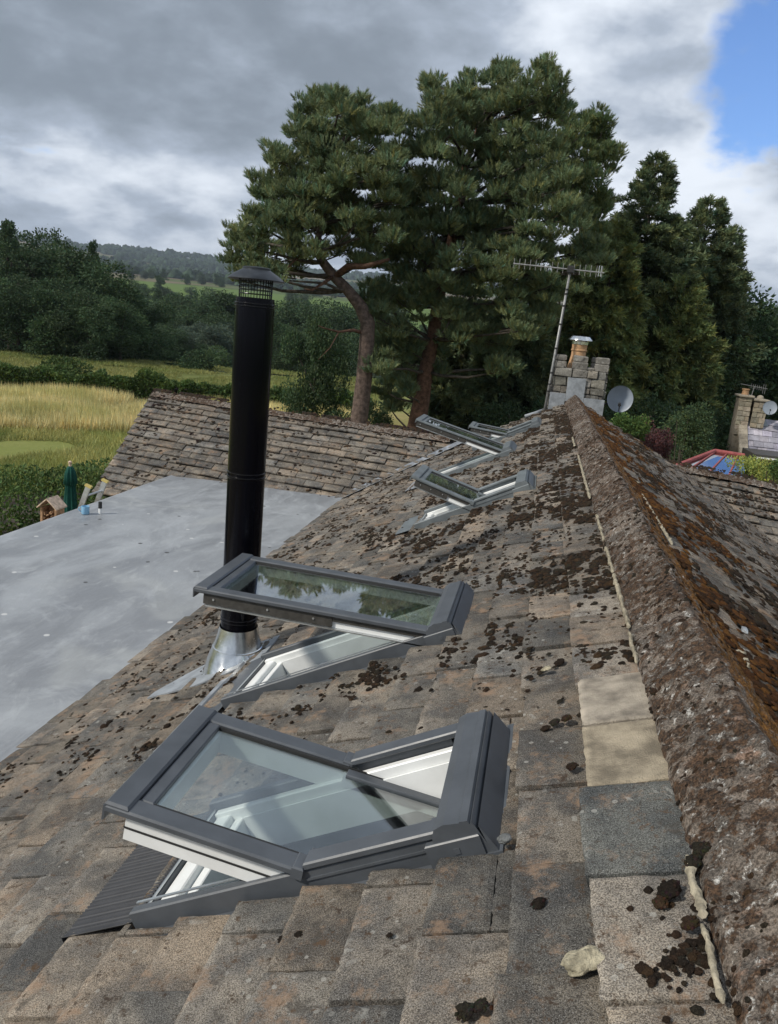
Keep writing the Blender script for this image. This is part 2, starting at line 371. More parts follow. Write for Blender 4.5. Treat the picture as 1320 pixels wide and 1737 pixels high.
# ================================================================== THE COTTAGE
cT, sT = math.cos(TH), math.sin(TH)
def PL(u, s, h): return (-s*cT - h*sT, u, -s*sT + h*cT)           # left slope: u along ridge, s down the slope, h off it
def thR(y): return R(30.3) if y < 10.6 else R(30.3 - 2.7*min(1, (y-10.6)/2.8))
def PR(u, s, h):
    a = thR(u); return (s*math.cos(a) + h*math.sin(a), u, -s*math.sin(a) + h*math.cos(a))
cottage = thing('cottage', (0, 5, -4.6), 'stone cottage whose mossy tiled roof with open skylights and a black flue fills the foreground', 'house')
def sub_rect(rects, hole):
    out = []
    a, b, c, d = hole
    for (u0, u1, s0, s1) in rects:
        if u1 <= a or u0 >= b or s1 <= c or s0 >= d: out.append((u0, u1, s0, s1)); continue
        if s0 < c: out.append((u0, u1, s0, c))
        if s1 > d: out.append((u0, u1, d, s1))
        m0, m1 = max(s0, c), min(s1, d)
        if u0 < a: out.append((u0, a, m0, m1))
        if u1 > b: out.append((b, u1, m0, m1))
    return [q for q in out if q[1]-q[0] > .012 and q[3]-q[2] > .012]
def slab(mb, P, r, top, step, skirt, tint, jit, seed):
    """one tile: gridded top with worn edges, skirt down; top(u,s)->h"""
    u0, u1, s0, s1 = r
    nu = max(1, int(math.ceil((u1-u0)/step))); ns = max(1, int(math.ceil((s1-s0)/step)))
    nu, ns = min(nu, 26), min(ns, 20)
    V = []; T = []
    for j in range(ns+1):
        for i in range(nu+1):
            u = u0+(u1-u0)*i/nu; s = s0+(s1-s0)*j/ns
            edge = i in (0, nu) or j in (0, ns)
            q = Vector((u*23+seed, s*23, 3.7)); dh = mn.noise(q)*.0018*jit
            if edge:
                e = mn.noise(Vector((u*31, s*31, seed)))*.006*jit+.0035*jit*mn.noise(Vector((u*90, s*90, seed)))
                if i == 0: u += abs(e)*.8
                if i == nu: u -= abs(e)*.8
                if j == ns: s -= abs(e)*1.3
                dh -= .0035*jit
            wn = 1.0
            if ns > 6 and j in (ns, ns-1) : wn = 1.18+.5*mn.noise(Vector((u*14, seed, 1)))
            elif nu > 6 and i in (0, nu): wn = 1.0+.45*mn.noise(Vector((s*14, seed, 6)))
            V.append(P(u, s, top(u, s)+dh)); T.append(tuple(x*wn for x in tint))
    F = []
    w_ = nu+1
    for j in range(ns):
        for i in range(nu): F.append((j*w_+i, (j+1)*w_+i, (j+1)*w_+i+1, j*w_+i+1))
    ring = [(i, 0) for i in range(nu)]+[(nu, j) for j in range(ns)]+[(i, ns) for i in range(nu, 0, -1)]+[(0, j) for j in range(ns, 0, -1)]
    b0 = len(V); hs = skirt
    for (i, j) in ring:
        u = u0+(u1-u0)*i/nu; s = s0+(s1-s0)*j/ns
        V.append(P(u, s, top(u, s)-hs)); T.append(tuple(x*.8 for x in tint))
    n = len(ring)
    for k in range(n):
        a = ring[k]; b = ring[(k+1) % n]
        F.append((a[1]*w_+a[0], b[1]*w_+b[0], b0+(k+1) % n, b0+k))
    mb.add(V, F, np.array(T))
TONES = [(.158, .146, .130), (.136, .130, .121), (.176, .158, .138), (.120, .118, .114), (.200, .174, .148), (.150, .141, .130), (.174, .162, .148), (.138, .137, .134)]
def tiles(mb, P, u0, u1, s0, n, ex, wid, holes, seed, near=lambda u, s: .1, keep=None, skip=(), lift=.032, tones=TONES, jit=1.0, gain=1.0, tilt=1.0):
    rs = random.Random(seed)
    for k in range(n):
        sa = s0+k*ex; sb = sa+ex
        u = u0 - (wid/2 if k % 2 else 0)
        if k == 0: u = u0
        while u < u1:
            wd = wid*(1+rs.uniform(-.07, .07)) if k > 0 else wid
            a, b = max(u, u0), min(u+wd, u1); u += wd
            if b-a < .03: continue
            c = rs.choice(tones); g = gain*rs.uniform(.74, 1.32); c = tuple(x*g for x in c)
            t1, t2, t3, sg, dj = rs.uniform(-.006, .006)*tilt, rs.uniform(-.006, .006)*tilt, rs.uniform(-.003, .006)*tilt, rs.random()*50, rs.uniform(-.008, .010)
            if keep and not keep((a+b)/2, (sa+sb)/2): continue
            um = (a+b)/2
            if any(abs(um-q[0]) < wid*.5 and k == q[1] for q in skip): continue
            top = lambda uu, ss: .010 + lift*(ss-sa)/ex + t1*(uu-um)/wid + t2 + t3*(ss-sa)/ex
            rr = [(a+.003, b-.003, sa-.012, sb+.006+dj)]
            for h in holes: rr = sub_rect(rr, h)
            for q in rr: slab(mb, P, q, top, near(um, sa), .026, c, jit, sg)
# skylights: u0,u1 along ridge, s0,s1 down slope, opening angle, overhang
SKY = [(1.612, 2.150, .612, 1.592, 35, .018), (3.165, 3.730, .87, 2.04, 29, .03), (6.15, 6.70, .60, 1.58, 44, .03), (8.95, 9.50, .87, 2.04, 41, .0), (10.85, 11.40, .56, 1.54, 33, .02)]
holes = [(a-.012, b+.012, c-.03, d+.012) for a, b, c, d, _, _ in SKY]
def nearL(u, s):
    d = math.hypot(u, .7+abs(s-.7))
    return .012 if d < 1.9 else .02 if d < 3 else .04 if d < 5 else .09
mb = MB()
SPEC = [(2.15, 0), (1.85, 0), (1.55, 0)]
tiles(mb, PL, -.10, 13.05, .166, 1, .186, .3, holes, 3, nearL, skip=SPEC)
tiles(mb, PL, -.33, 13.05, .352, 18, .181, .305, holes, 5, nearL)
mb.build('roof_slope', M['tile'], cottage)
for u_, c, lb in ((2.19, (1.05, 1.06, 1.12), 'paler upper cream replacement tile, farther from the camera'), (1.88, (1.0, .98, .94), 'lower cream replacement tile, next to the blue-grey one')):
    mb = MB(); slab(mb, PL, (u_-.153, u_+.148, .150, .355), lambda uu, ss: .014+.03*(ss-.166)/.186, .012, .028, c, 1, u_*9); mb.build('replacement_tile', M['cream'], cottage)['label'] = lb
mb = MB()
slab(mb, PL, (1.402, 1.722, .155, .375), lambda uu, ss: .014+.034*(ss-.166)/.186, .012, .03, (.098, .106, .108), 1, 4)
mb.build('grey_tile', M['tile'], cottage)['label'] = 'newer blue-grey tile below the two cream ones'
def deck(name, P, rects, h, m, parent):
    mb = MB()
    for (a, b, c, d) in rects:
        mb.add([P(a, c, h), P(b, c, h), P(b, d, h), P(a, d, h)], [(0, 3, 2, 1)])
    return mb.build(name, m, parent)
M['felt'] = mat('dark_roof_felt', (.03, .027, .024), .95)
rc = [(-1.4, 13.05, .02, 3.62)]
for h in holes: rc = sub_rect(rc, h)
deck('roof_underlay', PL, rc, -.012, M['felt'], cottage)
# right slope: same tiles, seen almost edge-on, thick with moss
def keepR(u, s):
    p = PR(u, s, 0); return u < 13.35 - (.0 if p[0] > 1.84 else (1.84-p[0])*.22)
mb = MB()
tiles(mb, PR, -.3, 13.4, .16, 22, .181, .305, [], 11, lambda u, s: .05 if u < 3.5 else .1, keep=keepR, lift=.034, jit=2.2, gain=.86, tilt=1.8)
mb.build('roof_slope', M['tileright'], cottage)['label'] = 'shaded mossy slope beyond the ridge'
deck('roof_underlay', PR, [(a, a+.5, .0, 4.2) for a in np.arange(-1.4, 12.9, .5)], -.012, M['felt'], cottage)
# ridge caps: one lumpy heap of half-round tiles bedded in mortar
def cap_z(x, y):
    t = (y+.08) % .45
    if x < 0: z = .094 - .150*(abs(x)/.157)**1.22
    else: z = .094 - .190*(abs(x)/.20)**1.12
    z += .006*(t/.45) - (.018 if t < .012 else 0)
    z += .015*mn.fractal(Vector((x*13, y*13, 1.3)), .7, 2.1, 5) + .010*abs(mn.noise(Vector((x*38, y*38, 2)))) + .005*mn.noise(Vector((x*95, y*95, 7)))
    return z
ys = []; y = .35
while y < 12.95: ys.append(y); y += .008 if y < 2.2 else .013 if y < 4 else .025 if y < 7 else .05
ys = np.array(ys)
xs = np.concatenate([np.linspace(-.157, 0, 26), np.linspace(.008, .215, 26)])
V = []; T = []
for y in ys:
    for i, x in enumerate(xs):
        xx = x + .006*mn.noise(Vector((y*25, i*.4, 5)))
        e = 1 if 0 < i < len(xs)-1 else 0
        V.append((xx, y, cap_z(x, y) if e else cap_z(x, y)-.03)); T.append((max(0, min(1, (x-.005)/.06)), 0, 0))
nx = len(xs); F = np.array([(j*nx+i, j*nx+i+1, (j+1)*nx+i+1, (j+1)*nx+i) for j in range(len(ys)-1) for i in range(nx-1)])
link('ridge_tiles', npmesh('ridge_tiles', V, F, T, True), M['ridge'], cottage)
# --- moss cushions
def domes(rings=4, seg=9):
    V = []; 
    for r in range(rings):
        a = (r/rings)*math.pi/2
        for k in range(seg): b = 2*math.pi*(k+.5*(r % 2))/seg; V.append((math.cos(a)*math.cos(b), math.cos(a)*math.sin(b), math.sin(a)))
    V.append((0, 0, 1)); F4 = []; F3 = []
    for r in range(rings-1):
        for k in range(seg): m = (k+1) % seg; F4.append((r*seg+k, r*seg+m, (r+1)*seg+m, (r+1)*seg+k))
    for k in range(seg): F3.append(((rings-1)*seg+k, (rings-1)*seg+(k+1) % seg, rings*seg))
    return np.array(V), np.array(F4), np.array(F3)
DV, DF4, DF3 = domes()
def moss(name, spots, parent, m=None, label=None):
    """spots: (point, normal, radius, height, colour, aspect)"""
    n = len(spots); k = len(DV); V = np.zeros((n, k, 3)); T = np.zeros((n, k, 3))
    for i, (p, nn, r, h, c, asp, ang) in enumerate(spots):
        nn = np.array(nn); a = np.cross(nn, (0, 0.999, .04)); a /= np.linalg.norm(a); b = np.cross(nn, a)
        a, b = a*math.cos(ang)+b*math.sin(ang), b*math.cos(ang)-a*math.sin(ang)
        w_ = DV*(1+.13*rng.standard_normal((k, 1))*np.array([[1, 1, .8]]))
        V[i] = np.array(p) + w_[:, :1]*a*r*asp + w_[:, 1:2]*b*r + w_[:, 2:3]*nn*h - nn*.003
        T[i] = np.array(c)*(.8+.4*rng.random((k, 1)))
    off = (np.arange(n)*k)[:, None, None]
    F4 = (DF4[None]+off).reshape(-1, 4); F3 = (DF3[None]+off).reshape(-1, 3)
    o = link(name, npmesh(name, V.reshape(-1, 3), [F4, F3], T.reshape(-1, 3), True), m or M['moss'], parent)
    o['kind'] = 'stuff'
    if label: o['label'] = label
    return o
MC = [(.060, .040, .028), (.075, .048, .032), (.046, .034, .026), (.092, .058, .034), (.064, .050, .034), (.055, .048, .036), (.040, .031, .024)]
nL = (-sT, 0, cT); sp = []
def inhole(u, s, g=.06): return any(a-g < u < b+g and c-g-.08 < s < d+g for a, b, c, d in [(q[0], q[1], q[2], q[3]) for q in SKY])
def topL(s): return .018+.032*(((s-.166)/.182) % 1)
tries = 0
while len(sp) < 34000 and tries < 420000:
    tries += 1
    u = .35 + 12.5*random.random()**1.25; s = .18 + 3.3*random.random()**1.5
    if inhole(u, s): continue
    f_ = mn.fractal(Vector((u*1.5, s*2.6, 9.1)), .7, 2.0, 4); f2 = mn.fractal(Vector((u*9, s*20, 2.2)), .9, 2.0, 4)
    edge = ((s-.166)/.1815) % 1
    d = .014 + .9*max(0, f_+.12)*max(0, f2+.08)*3.6
    d *= 1.6 if s < .75 else 1.0 if s < 1.7 else .5
    if edge > .84 or edge < .04: d = d*2.2+.05*max(0, f2+.3)
    if u < 2.8: d *= .07 if s > .35 else .4
    if u < 2.2 and s > .3: continue
    if 1.35 < u < 2.4 and s < .40: continue
    if random.random() > d: continue
    r = (.003+.0075*random.random()**1.8)*(1 if u < 2.6 else 1.1 if u < 5 else 1.35)
    if random.random() < .04: r *= 1.8
    sp.append((PL(u, s, topL(s)-.004), nL, r, r*random.uniform(.5, .9), random.choice(MC), random.uniform(.8, 1.5), random.uniform(-.6, .6)))
for (px, py, r) in ((913, 1533, .020), (1027, 1540, .015), (480, 1590, .016), (505, 1585, .014), (1135, 1510, .03), (1120, 1530, .02), (1125, 1163, .025), (1110, 1172, .02), (970, 1300, .02), (790, 1715, .022), (855, 1700, .03), (815, 1705, .018), (890, 1665, .016), (1010, 1630, .018), (1170, 1565, .02), (1190, 1440, .026), (1175, 1460, .02), (660, 1585, .009), (290, 1580, .01), (940, 1225, .02), (960, 1218, .02), (985, 1212, .015), (925, 1235, .018)):
    d = at(px, py, 1.0)-CAM; t = (.035-CAM @ np.array(nL))/(d @ np.array(nL)); p = CAM+d*t
    c_ = random.choice(MC)
    sp.append((tuple(p), nL, r*.72, r*.5, c_, 1.1, random.random()*3))
    for _ in range(26): a_ = random.random()*6.28; q_ = math.sqrt(random.random())*r*.82; sp.append((tuple(p+np.array([q_*math.cos(a_)*.9, q_*math.sin(a_), -q_*math.cos(a_)*-.45+.5*r*(1-(q_/r)**2)-.002])), nL, r*random.uniform(.10, .22), r*.16, tuple(x*random.uniform(.8, 1.35) for x in c_), 1, random.random()*3))
moss('roof_moss', sp, cottage, label='dark brown moss cushions scattered over the sunny slope')
sp = []
ORG = [(.16, .072, .026), (.12, .055, .024), (.21, .10, .032), (.085, .044, .022), (.07, .040, .024)]
for i in range(13000):
    y = .5 + 12.2*random.random()**1.9; x = random.uniform(-.16, .21)
    f_ = mn.fractal(Vector((x*9, y*3.2, 4.1)), .7, 2.0, 4)
    if f_ < -.12 and random.random() < .85: continue
    g = .01; zx = (cap_z(x+g, y)-cap_z(x-g, y))/(2*g); nn = np.array([-zx, 0, 1.]); nn[0] = max(-2, min(2, nn[0])); nn /= np.linalg.norm(nn)
    r = random.uniform(.004, .012)*(.62 if y < 2.4 else 1)
    c = random.choice(ORG) if (x > .02 and mn.noise(Vector((x*6, y*1.3, 8))) > -.25) else random.choice(MC)
    sp.append(((x, y, cap_z(x, y)-.002), nn, r, r*random.uniform(.4, .8), c, random.uniform(.8, 1.5), random.random()*3))
moss('ridge_moss', sp, cottage, label='brown and rust-orange moss crusting the ridge')
sp = []
for i in range(46000):
    u = .8+12.2*random.random()**1.1; s = .2+3.2*random.random()**1.4
    if not keepR(u, s): continue
    f_ = mn.fractal(Vector((u*1.3, s*2.2, 19.1)), .7, 2.0, 4)
    if random.random() > .42-s*.16+f_*1.3: continue
    a = thR(u); r = random.uniform(.006, .022)
    o_ = mn.noise(Vector((u*.9, s*2.0, 3)))+(.42-s*.5)
    sp.append((PR(u, s, .020+.034*(((s-.16)/.181) % 1)), (math.sin(a), 0, math.cos(a)), r, r*random.uniform(.35, .7), random.choice(ORG) if o_ > 0 else random.choice(MC), random.uniform(.7, 1.8), random.uniform(-.6, .6)))
moss('roof_moss', sp, cottage, label='rust-orange and brown moss on the shaded slope')
# mortar fillet along the foot of the ridge tiles
def ribbon(a, b, P, wf, hf, s0):
    n = int((b-a)/.005); V = []; F = []
    for i in range(n+1):
        y = a+(b-a)*i/n; e = math.sin(math.pi*min(1, max(0.02, min(i, n-i)/4))/2)
        w_ = wf*(.3+.7*e)*(.45+.8*abs(mn.noise(Vector((y*30, s0, 1))))+.6*abs(mn.noise(Vector((y*75, 3, s0))))); c = s0+.006*mn.noise(Vector((y*13, 8, 2))); h = hf*e*(.6+.5*mn.noise(Vector((y*38, 1, 4)))+.5*mn.noise(Vector((y*95, 1, 4))))
        for q, hh in ((-1, 0), (-.6, .8), (0, 1), (.6, .75), (1, 0)):
            V.append(P(y, c+q*w_, .030+h*hh))
    for i in range(n):
        for k in range(4): F.append((i*5+k, i*5+k+1, (i+1)*5+k+1, (i+1)*5+k))
    mb = MB(); mb.add(V, F); mb.build('mortar_fillet', M['mortar'], cottage, True)
ribbon(1.07, 1.24, PL, .008, .010, .180); ribbon(1.25, 1.425, PL, .011, .012, .174)
ribbon(2.36, 2.62, PL, .010, .02, .166); ribbon(2.66, 3.3, PL, .012, .022, .160); ribbon(3.34, 3.75, PL, .012, .022, .160); ribbon(3.9, 4.5, PL, .010, .02, .160); ribbon(5.0, 6.9, PL, .012, .02, .172); ribbon(7.6, 8.3, PL, .012, .015, .18)
ribbon(2.6, 2.75, PR, .02, .02, .25); ribbon(4.2, 5.6, PR, .010, .02, .24); ribbon(6.1, 6.4, PR, .02, .02, .3)
# ------------------------------------------------------------------ skylights
def cyl(mb, P, c, r, h, ax='u', n=14, tint=None):
    """small disc/cylinder in roof coordinates, axis along u, centred c"""
    V = []; F = []
    for k in range(2):
        for j in range(n):
            a = 2*math.pi*j/n; V.append(P(c[0]+(k-.5)*h, c[1]+r*math.cos(a), c[2]+r*math.sin(a)))
    for j in range(n): m = (j+1) % n; F.append((j, m, n+m, n+j))
    F.append(tuple(range(n-1, -1, -1))); F.append(tuple(range(n, 2*n)))
    mb.add(V, F, tint)
def skylight(idx, u0, u1, s0, s1, ang, ov, label, apron, dark):
    top_hung = idx in (1, 3)
    a = R(ang); sp_ = s0+.09 if top_hung else (s0+s1)/2-.03; hp = .062
    ca, sa_ = math.cos(a), math.sin(a)
    def PS(u, r, t): return PL(u, sp_ + r*ca - t*sa_, hp + r*sa_ + t*ca)   # sash frame: r down the sash, t off it
    L = s1-sp_; UP = .005 if top_hung else L-.045        # sash length below and above its hinge line
    # outer frame
    mb = MB(); P = PL
    mb.box((u0, s0+.10, -.01), (u0+.030, s1, .072), P, ch=.004); mb.box((u1-.030, s0+.10, -.01), (u1, s1, .072), P, ch=.004)
    mb.box((u0+.032, s1-.022, -.01), (u1-.032, s1-.002, .045), P, ch=.003)
    mb.box((u0-.034, s0+.02, -.006), (u0-.001, s1+.03, .012), P); mb.box((u1+.001, s0+.02, -.006), (u1+.05, s1+.03, .014), P)
    for e in (u0, u1): mb.box((e-.004, s0+.11, .046), (e+.004, sp_-.005, .052), P)
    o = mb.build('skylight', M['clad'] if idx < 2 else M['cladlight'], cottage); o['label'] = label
    sky_ = o; C_ = M['clad'] if idx < 2 else M['cladlight']
    def sub(mb, name, m, **k): return mb.build(name, m, sky_, **k)
    # fixed cover on the upper half of the side frames
    mb = MB()
    for x0, x1 in ((u0-.006, u0+.052), (u1-.052, u1+.006)):
        if top_hung: break
        mb = MB(); mb.box((x0, s0+.095, .074), (x1, sp_-.012, .094), P, ch=.004); sub(mb, 'side_cover', C_)
    # hood
    mb = MB(); n = 10; V = []; F = []
    prof = [(s0-.022, .012), (s0-.014, .05), (s0-.004, .088), (s0+.001, .101), (s0+.006, .096), (s0+.009, .106), (s0+.028, .108), (s0+.030, .105), (s0+.068, .110), (s0+.094, .103), (s0+.105, .084), (s0+.107, .06)]
    prof += [(s0+.107, .02), (s0-.022, .002)]; k = len(prof)
    for u in (u0-.014, u1+.014):
        for (s, h) in prof: V.append(P(u, s, h))
    for i in range(k): F.append((i, (i+1) % k, k+(i+1) % k, k+i))
    F.append(tuple(range(k-1, -1, -1))); F.append(tuple(range(k, 2*k)))
    mb.add(V, F); sub(mb, 'hood', C_)
    mb = MB(); mb.box((u0-.02, s0-.006, .0), (u0+.10, s0+.13, .070), P, ch=.003); mb.box((u1-.03, s0-.006, .0), (u1+.02, s0+.13, .070), P, ch=.003)
    mb.box((u0-.02, s0-.045, .006), (u1+.06, s0-.004, .018), P)
    V = [P(u0-.016, s0-.036, .020), P(u1+.016, s0-.036, .020), P(u1+.016, s0-.012, .09), P(u0-.016, s0-.012, .09)]
    mb.add(V+[P(u0-.016, s0-.02, .004), P(u1+.016, s0-.02, .004)], [(0, 1, 2, 3), (0, 3, 4), (1, 5, 2)])
    mb.box((u0-.022, s0+.05, .035), (u0-.0205, s0+.065, .05), P)
    sub(mb, 'head_flashing', C_)
    # white inner frame
    mb = MB(); i0, i1 = u0+.032, u1-.032
    mb.box((i0, s0+.05, -.11), (i0+.026, s1-.024, .044), P, ch=.003); mb.box((i1-.026, s0+.05, -.11), (i1, s1-.024, .044), P, ch=.003)
    mb.box((i0+.002, s1-.080, -.11), (i1-.002, s1-.024, .030), P, ch=.004); mb.box((i0+.002, s1-.115, -.11), (i1-.002, s1-.082, .008), P, ch=.003)
    mb.box((i0+.002, s0+.04, -.11), (i1-.002, s0+.09, .03), P, ch=.003)
    mb.box((i0+.028, s0+.09, -.11), (i0+.034, s1-.12, .012), P); mb.box((i1-.034, s0+.09, -.11), (i1-.028, s1-.12, .012), P)
    sub(mb, 'inner_frame', M['white'])
    mb = MB()
    mb.box((i0-.002, s0+.1, .0745), (i0+.006, s1-.01, .078), P); sub(mb, 'seal_strip', M['alu'])
    mb = MB(); mb.box((u0+.033, s1-.021, .046), (u1-.033, s1-.016, .050), P)
    sub(mb, 'seal_strip', M['alu'])
    # shaft coloured near-black, the shade of the unlit room put into its colour
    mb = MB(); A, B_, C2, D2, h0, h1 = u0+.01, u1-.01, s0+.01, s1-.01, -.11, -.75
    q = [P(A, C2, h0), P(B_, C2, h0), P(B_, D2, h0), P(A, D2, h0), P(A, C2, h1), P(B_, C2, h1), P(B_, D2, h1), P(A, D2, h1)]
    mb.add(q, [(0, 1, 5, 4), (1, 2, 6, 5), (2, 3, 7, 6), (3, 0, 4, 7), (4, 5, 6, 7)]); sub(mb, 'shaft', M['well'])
    # sash
    Lo = L+ov; v0, v1 = u0-.012, u1+.012
    mb = MB()
    mb.box((v0, .008, -.004), (v0+.062, Lo-.004, .018), PS, ch=.005); mb.box((v1-.062, .008, -.004), (v1, Lo-.004, .018), PS, ch=.005)
    mb.box((v0+.003, Lo-.066, -.002), (v1-.003, Lo, .026), PS, ch=.006); mb.box((v0+.064, Lo-.105, -.004), (v1-.064, Lo-.068, .015), PS, ch=.003)
    mb.box((v0+.002, Lo-.004, -.028), (v1-.002, Lo+.002, .016), PS)
    mb.box((v0-.001, .0, -.012), (v0+.060, .030, .024), PS, ch=.004); mb.box((v1-.060, .0, -.012), (v1+.001, .030, .024), PS, ch=.004)
    if not top_hung: mb.box((u0+.06, -UP+.03, -.004), (u0+.095, .006, .012), PS, ch=.003); mb.box((u1-.095, -UP+.03, -.004), (u1-.06, .006, .012), PS, ch=.003)
    sub(mb, 'sash', C_)
    for x in (v0+.064, v1-.070): gk = MB(); gk.box((x, -UP+.05, -.002), (x+.006, Lo-.106, .0125), PS); sub(gk, 'glazing_gasket', M['rubber'])
    mb = MB()
    b0, b1 = u0+.014, u1-.014; Lw = L-.035; DP = .088 if idx == 0 else .062
    side = mb
    for x0, x1 in ((b0, b0+.030), (b1-.030, b1)):
        mb.box((x0, .02, -DP), (x1, Lw, -.006), PS, ch=.003)
        if not top_hung: q_ = .022 if x0 == b0 else -.022; mb.box((x0+q_, -UP, -.055), (x1+q_, .018, -.006), PS, ch=.003)
    mb.box((b0+.032, Lw-.06, -DP), (b1-.032, Lw, -.006), PS, ch=.003); mb.box((b0+.032, -UP, -.060), (b1-.032, -UP+.05, -.006), PS, ch=.003)
    sub(mb, 'sash_frame', M['white'])
    if dark:      # open far enough to show the dark metal channel on the side of the sash
        for x0, x1 in ((b0-.012, b0-.002), (b1+.002, b1+.012)):
            mb = MB()
            mb.box((x0, L*.42, -.056), (x1, Lw+.02, -.006), PS, ch=.002); mb.box((x0+.001, 0, -.028), (x1, L*.42-.002, -.006), PS, ch=.002); sub(mb, 'side_channel', M['charcoal'])
        for x0, x1 in ((b0-.014, b0-.002), (b1+.002, b1+.014)):
            mb = MB(); mb.box((x0, -.0, -.066), (x1, Lw+.01, -.060), PS); sub(mb, 'channel_edge', M['alu'])
            for r_ in (L*.5, L*.7, Lw-.03): mb = MB(); cyl(mb, PS, (x0-.001, r_, -.028), .005, .004, n=8); sub(mb, 'screw', M['alu'])
    else:
        for x0, x1 in ((b0-.003, b0-.001), (b1+.001, b1+.003)): mb = MB(); mb.box((x0, .03, -.050), (x1, Lw, -.045), PS); sub(mb, 'groove', M['rubber'])
        mb = MB(); mb.box((b0, Lw+.0005, -.050), (b1, Lw+.003, -.045), PS)
        sub(mb, 'groove', M['rubber'])
    for x in (u0+.031, u1-.031):
        mb = MB(); cyl(mb, P, (x, sp_+.01, .045), .028, .006); cyl(mb, P, (x, sp_+.01, .045), .010, .012); sub(mb, 'pivot_hinge', M['alu'])
    mb = MB(); mb.box((u0+.064, -UP+.02, .000), (u1-.064, Lo-.10, .004), PS); sub(mb, 'glass', M['glass'])
    # apron below the window
    if apron:
        a0, a1, w_, amp, ns, m_ = apron
        n = int((a1-a0)/.0022) if amp else 8; V = []; F = []
        for i in range(n+1):
            u = a0+(a1-a0)*i/n; h = .030+(amp*(.5+.5*math.cos(2*math.pi*(u-a0)/ns)) if amp else .003*mn.noise(Vector((u*9, 1, 1))))
            wj = w_ + (.012*mn.noise(Vector((u*12, 4, idx))) if not amp else 0)
            V += [P(u, s1+.002, h+.008), P(u, s1+.03, h+.006), P(u, s1+wj, h+.010), P(u, s1+wj+.002, h-.012)]
        for i in range(n):
            for k in range(3): F.append((4*i+k, 4*i+k+1, 4*i+5+k, 4*i+4+k))
        mb = MB(); mb.add(V, F); sub(mb, 'apron', m_, smooth=False)
    return sky_
skylight(0, *SKY[0], 'nearest open skylight, propped half open over a ribbed black apron', (1.615, 2.13, .235, .0065, .0125, M['apron']), False)
skylight(1, *SKY[1], 'second open skylight, beside the foot of the black flue', (2.50, 3.84, .17, 0, 0, M['clad']), True)
skylight(2, *SKY[2], 'open skylight in front of the far pair, high on the slope', (6.16, 6.75, .19, 0, 0, M['cladlight']), True)
skylight(3, *SKY[3], 'steeply open skylight standing up where the two roofs meet', (8.9, 9.55, .16, 0, 0, M['lead']), True)
skylight(4, *SKY[4], 'farthest open skylight, near the stone chimney', None, True)
mb = MB()   # lead dressing between the first two windows
def sheet(mb, P, pts, h, nz=.004, n=8):
    """quad patch a,b,c,d in (u,s) with a slightly hammered surface"""
    a, b, c, d = [np.array(q, float) for q in pts]; V = []; F = []
    for j in range(n+1):
        for i in range(n+1):
            p = (a*(1-i/n)+b*i/n)*(1-j/n)+(d*(1-i/n)+c*i/n)*j/n
            V.append(P(p[0], p[1], h+nz*mn.noise(Vector((p[0]*17, p[1]*17, h*50)))))
    for j in range(n):
        for i in range(n): k = j*(n+1)+i; F.append((k, k+1, k+n+2, k+n+1))
    mb.add(V, F)
sheet(mb, PL, [(2.80, 2.185), (3.66, 2.195), (3.60, 2.255), (2.84, 2.25)], .036)
mb.build('lead_strip', M['lead'], cottage, True)
# ------------------------------------------------------------------ stove flue
fx, fy = -2.065, 3.95
def fz(px, py): return at(px, py, fy)[2]
mb = MB(); mb.lathe([(0, -1.3), (.101, -1.3), (.101, .02), (.1035, .024), (.1035, .028), (.101, .031), (.1035, .046), (.1035, .050), (.101, .053), (.101, .90), (.098, .965), (.0, .965)], (fx, fy, 0), 56)
flue = mb.build('flue', M['flue'], cottage, autosmooth=25); flue['label'] = 'tall black twin-wall stove flue rising through the lower slope'
for z0 in (.030, .052, .922, .936, -.80, -.782): mb = MB(); mb.lathe([(.1005, z0-.004), (.1046, z0-.002), (.1046, z0+.002), (.1005, z0+.004)], (fx, fy, 0), 56); mb.build('locking_band', M['flueband'], flue, autosmooth=30)
mb = MB()
mb.lathe([(.143, 1.052), (.145, 1.056), (.136, 1.066), (.110, 1.084), (.076, 1.103), (.072, 1.106), (.072, 1.114), (.066, 1.117), (.030, 1.120), (.0001, 1.121)], (fx, fy, 0), 56)
mb.lathe([(.143, 1.052), (.136, 1.054), (.110, 1.072), (.07, 1.09), (.0001, 1.094)], (fx, fy, 0), 56)
mb.build('cowl', M['cap'], flue, autosmooth=28)
mb = MB()
for k in range(34):
    a = 2*math.pi*k/34; mb.tube([(fx+.083*math.cos(a), fy+.083*math.sin(a), .962), (fx+.086*math.cos(a), fy+.086*math.sin(a), 1.075)], .0018, 5)
for z in (.985, 1.005, 1.025, 1.045):
    mb.tube([(fx+.085*math.cos(2*math.pi*k/30), fy+.085*math.sin(2*math.pi*k/30), z) for k in range(31)], .0018, 5, False)
mb.build('bird_guard', M['flueband'], flue)
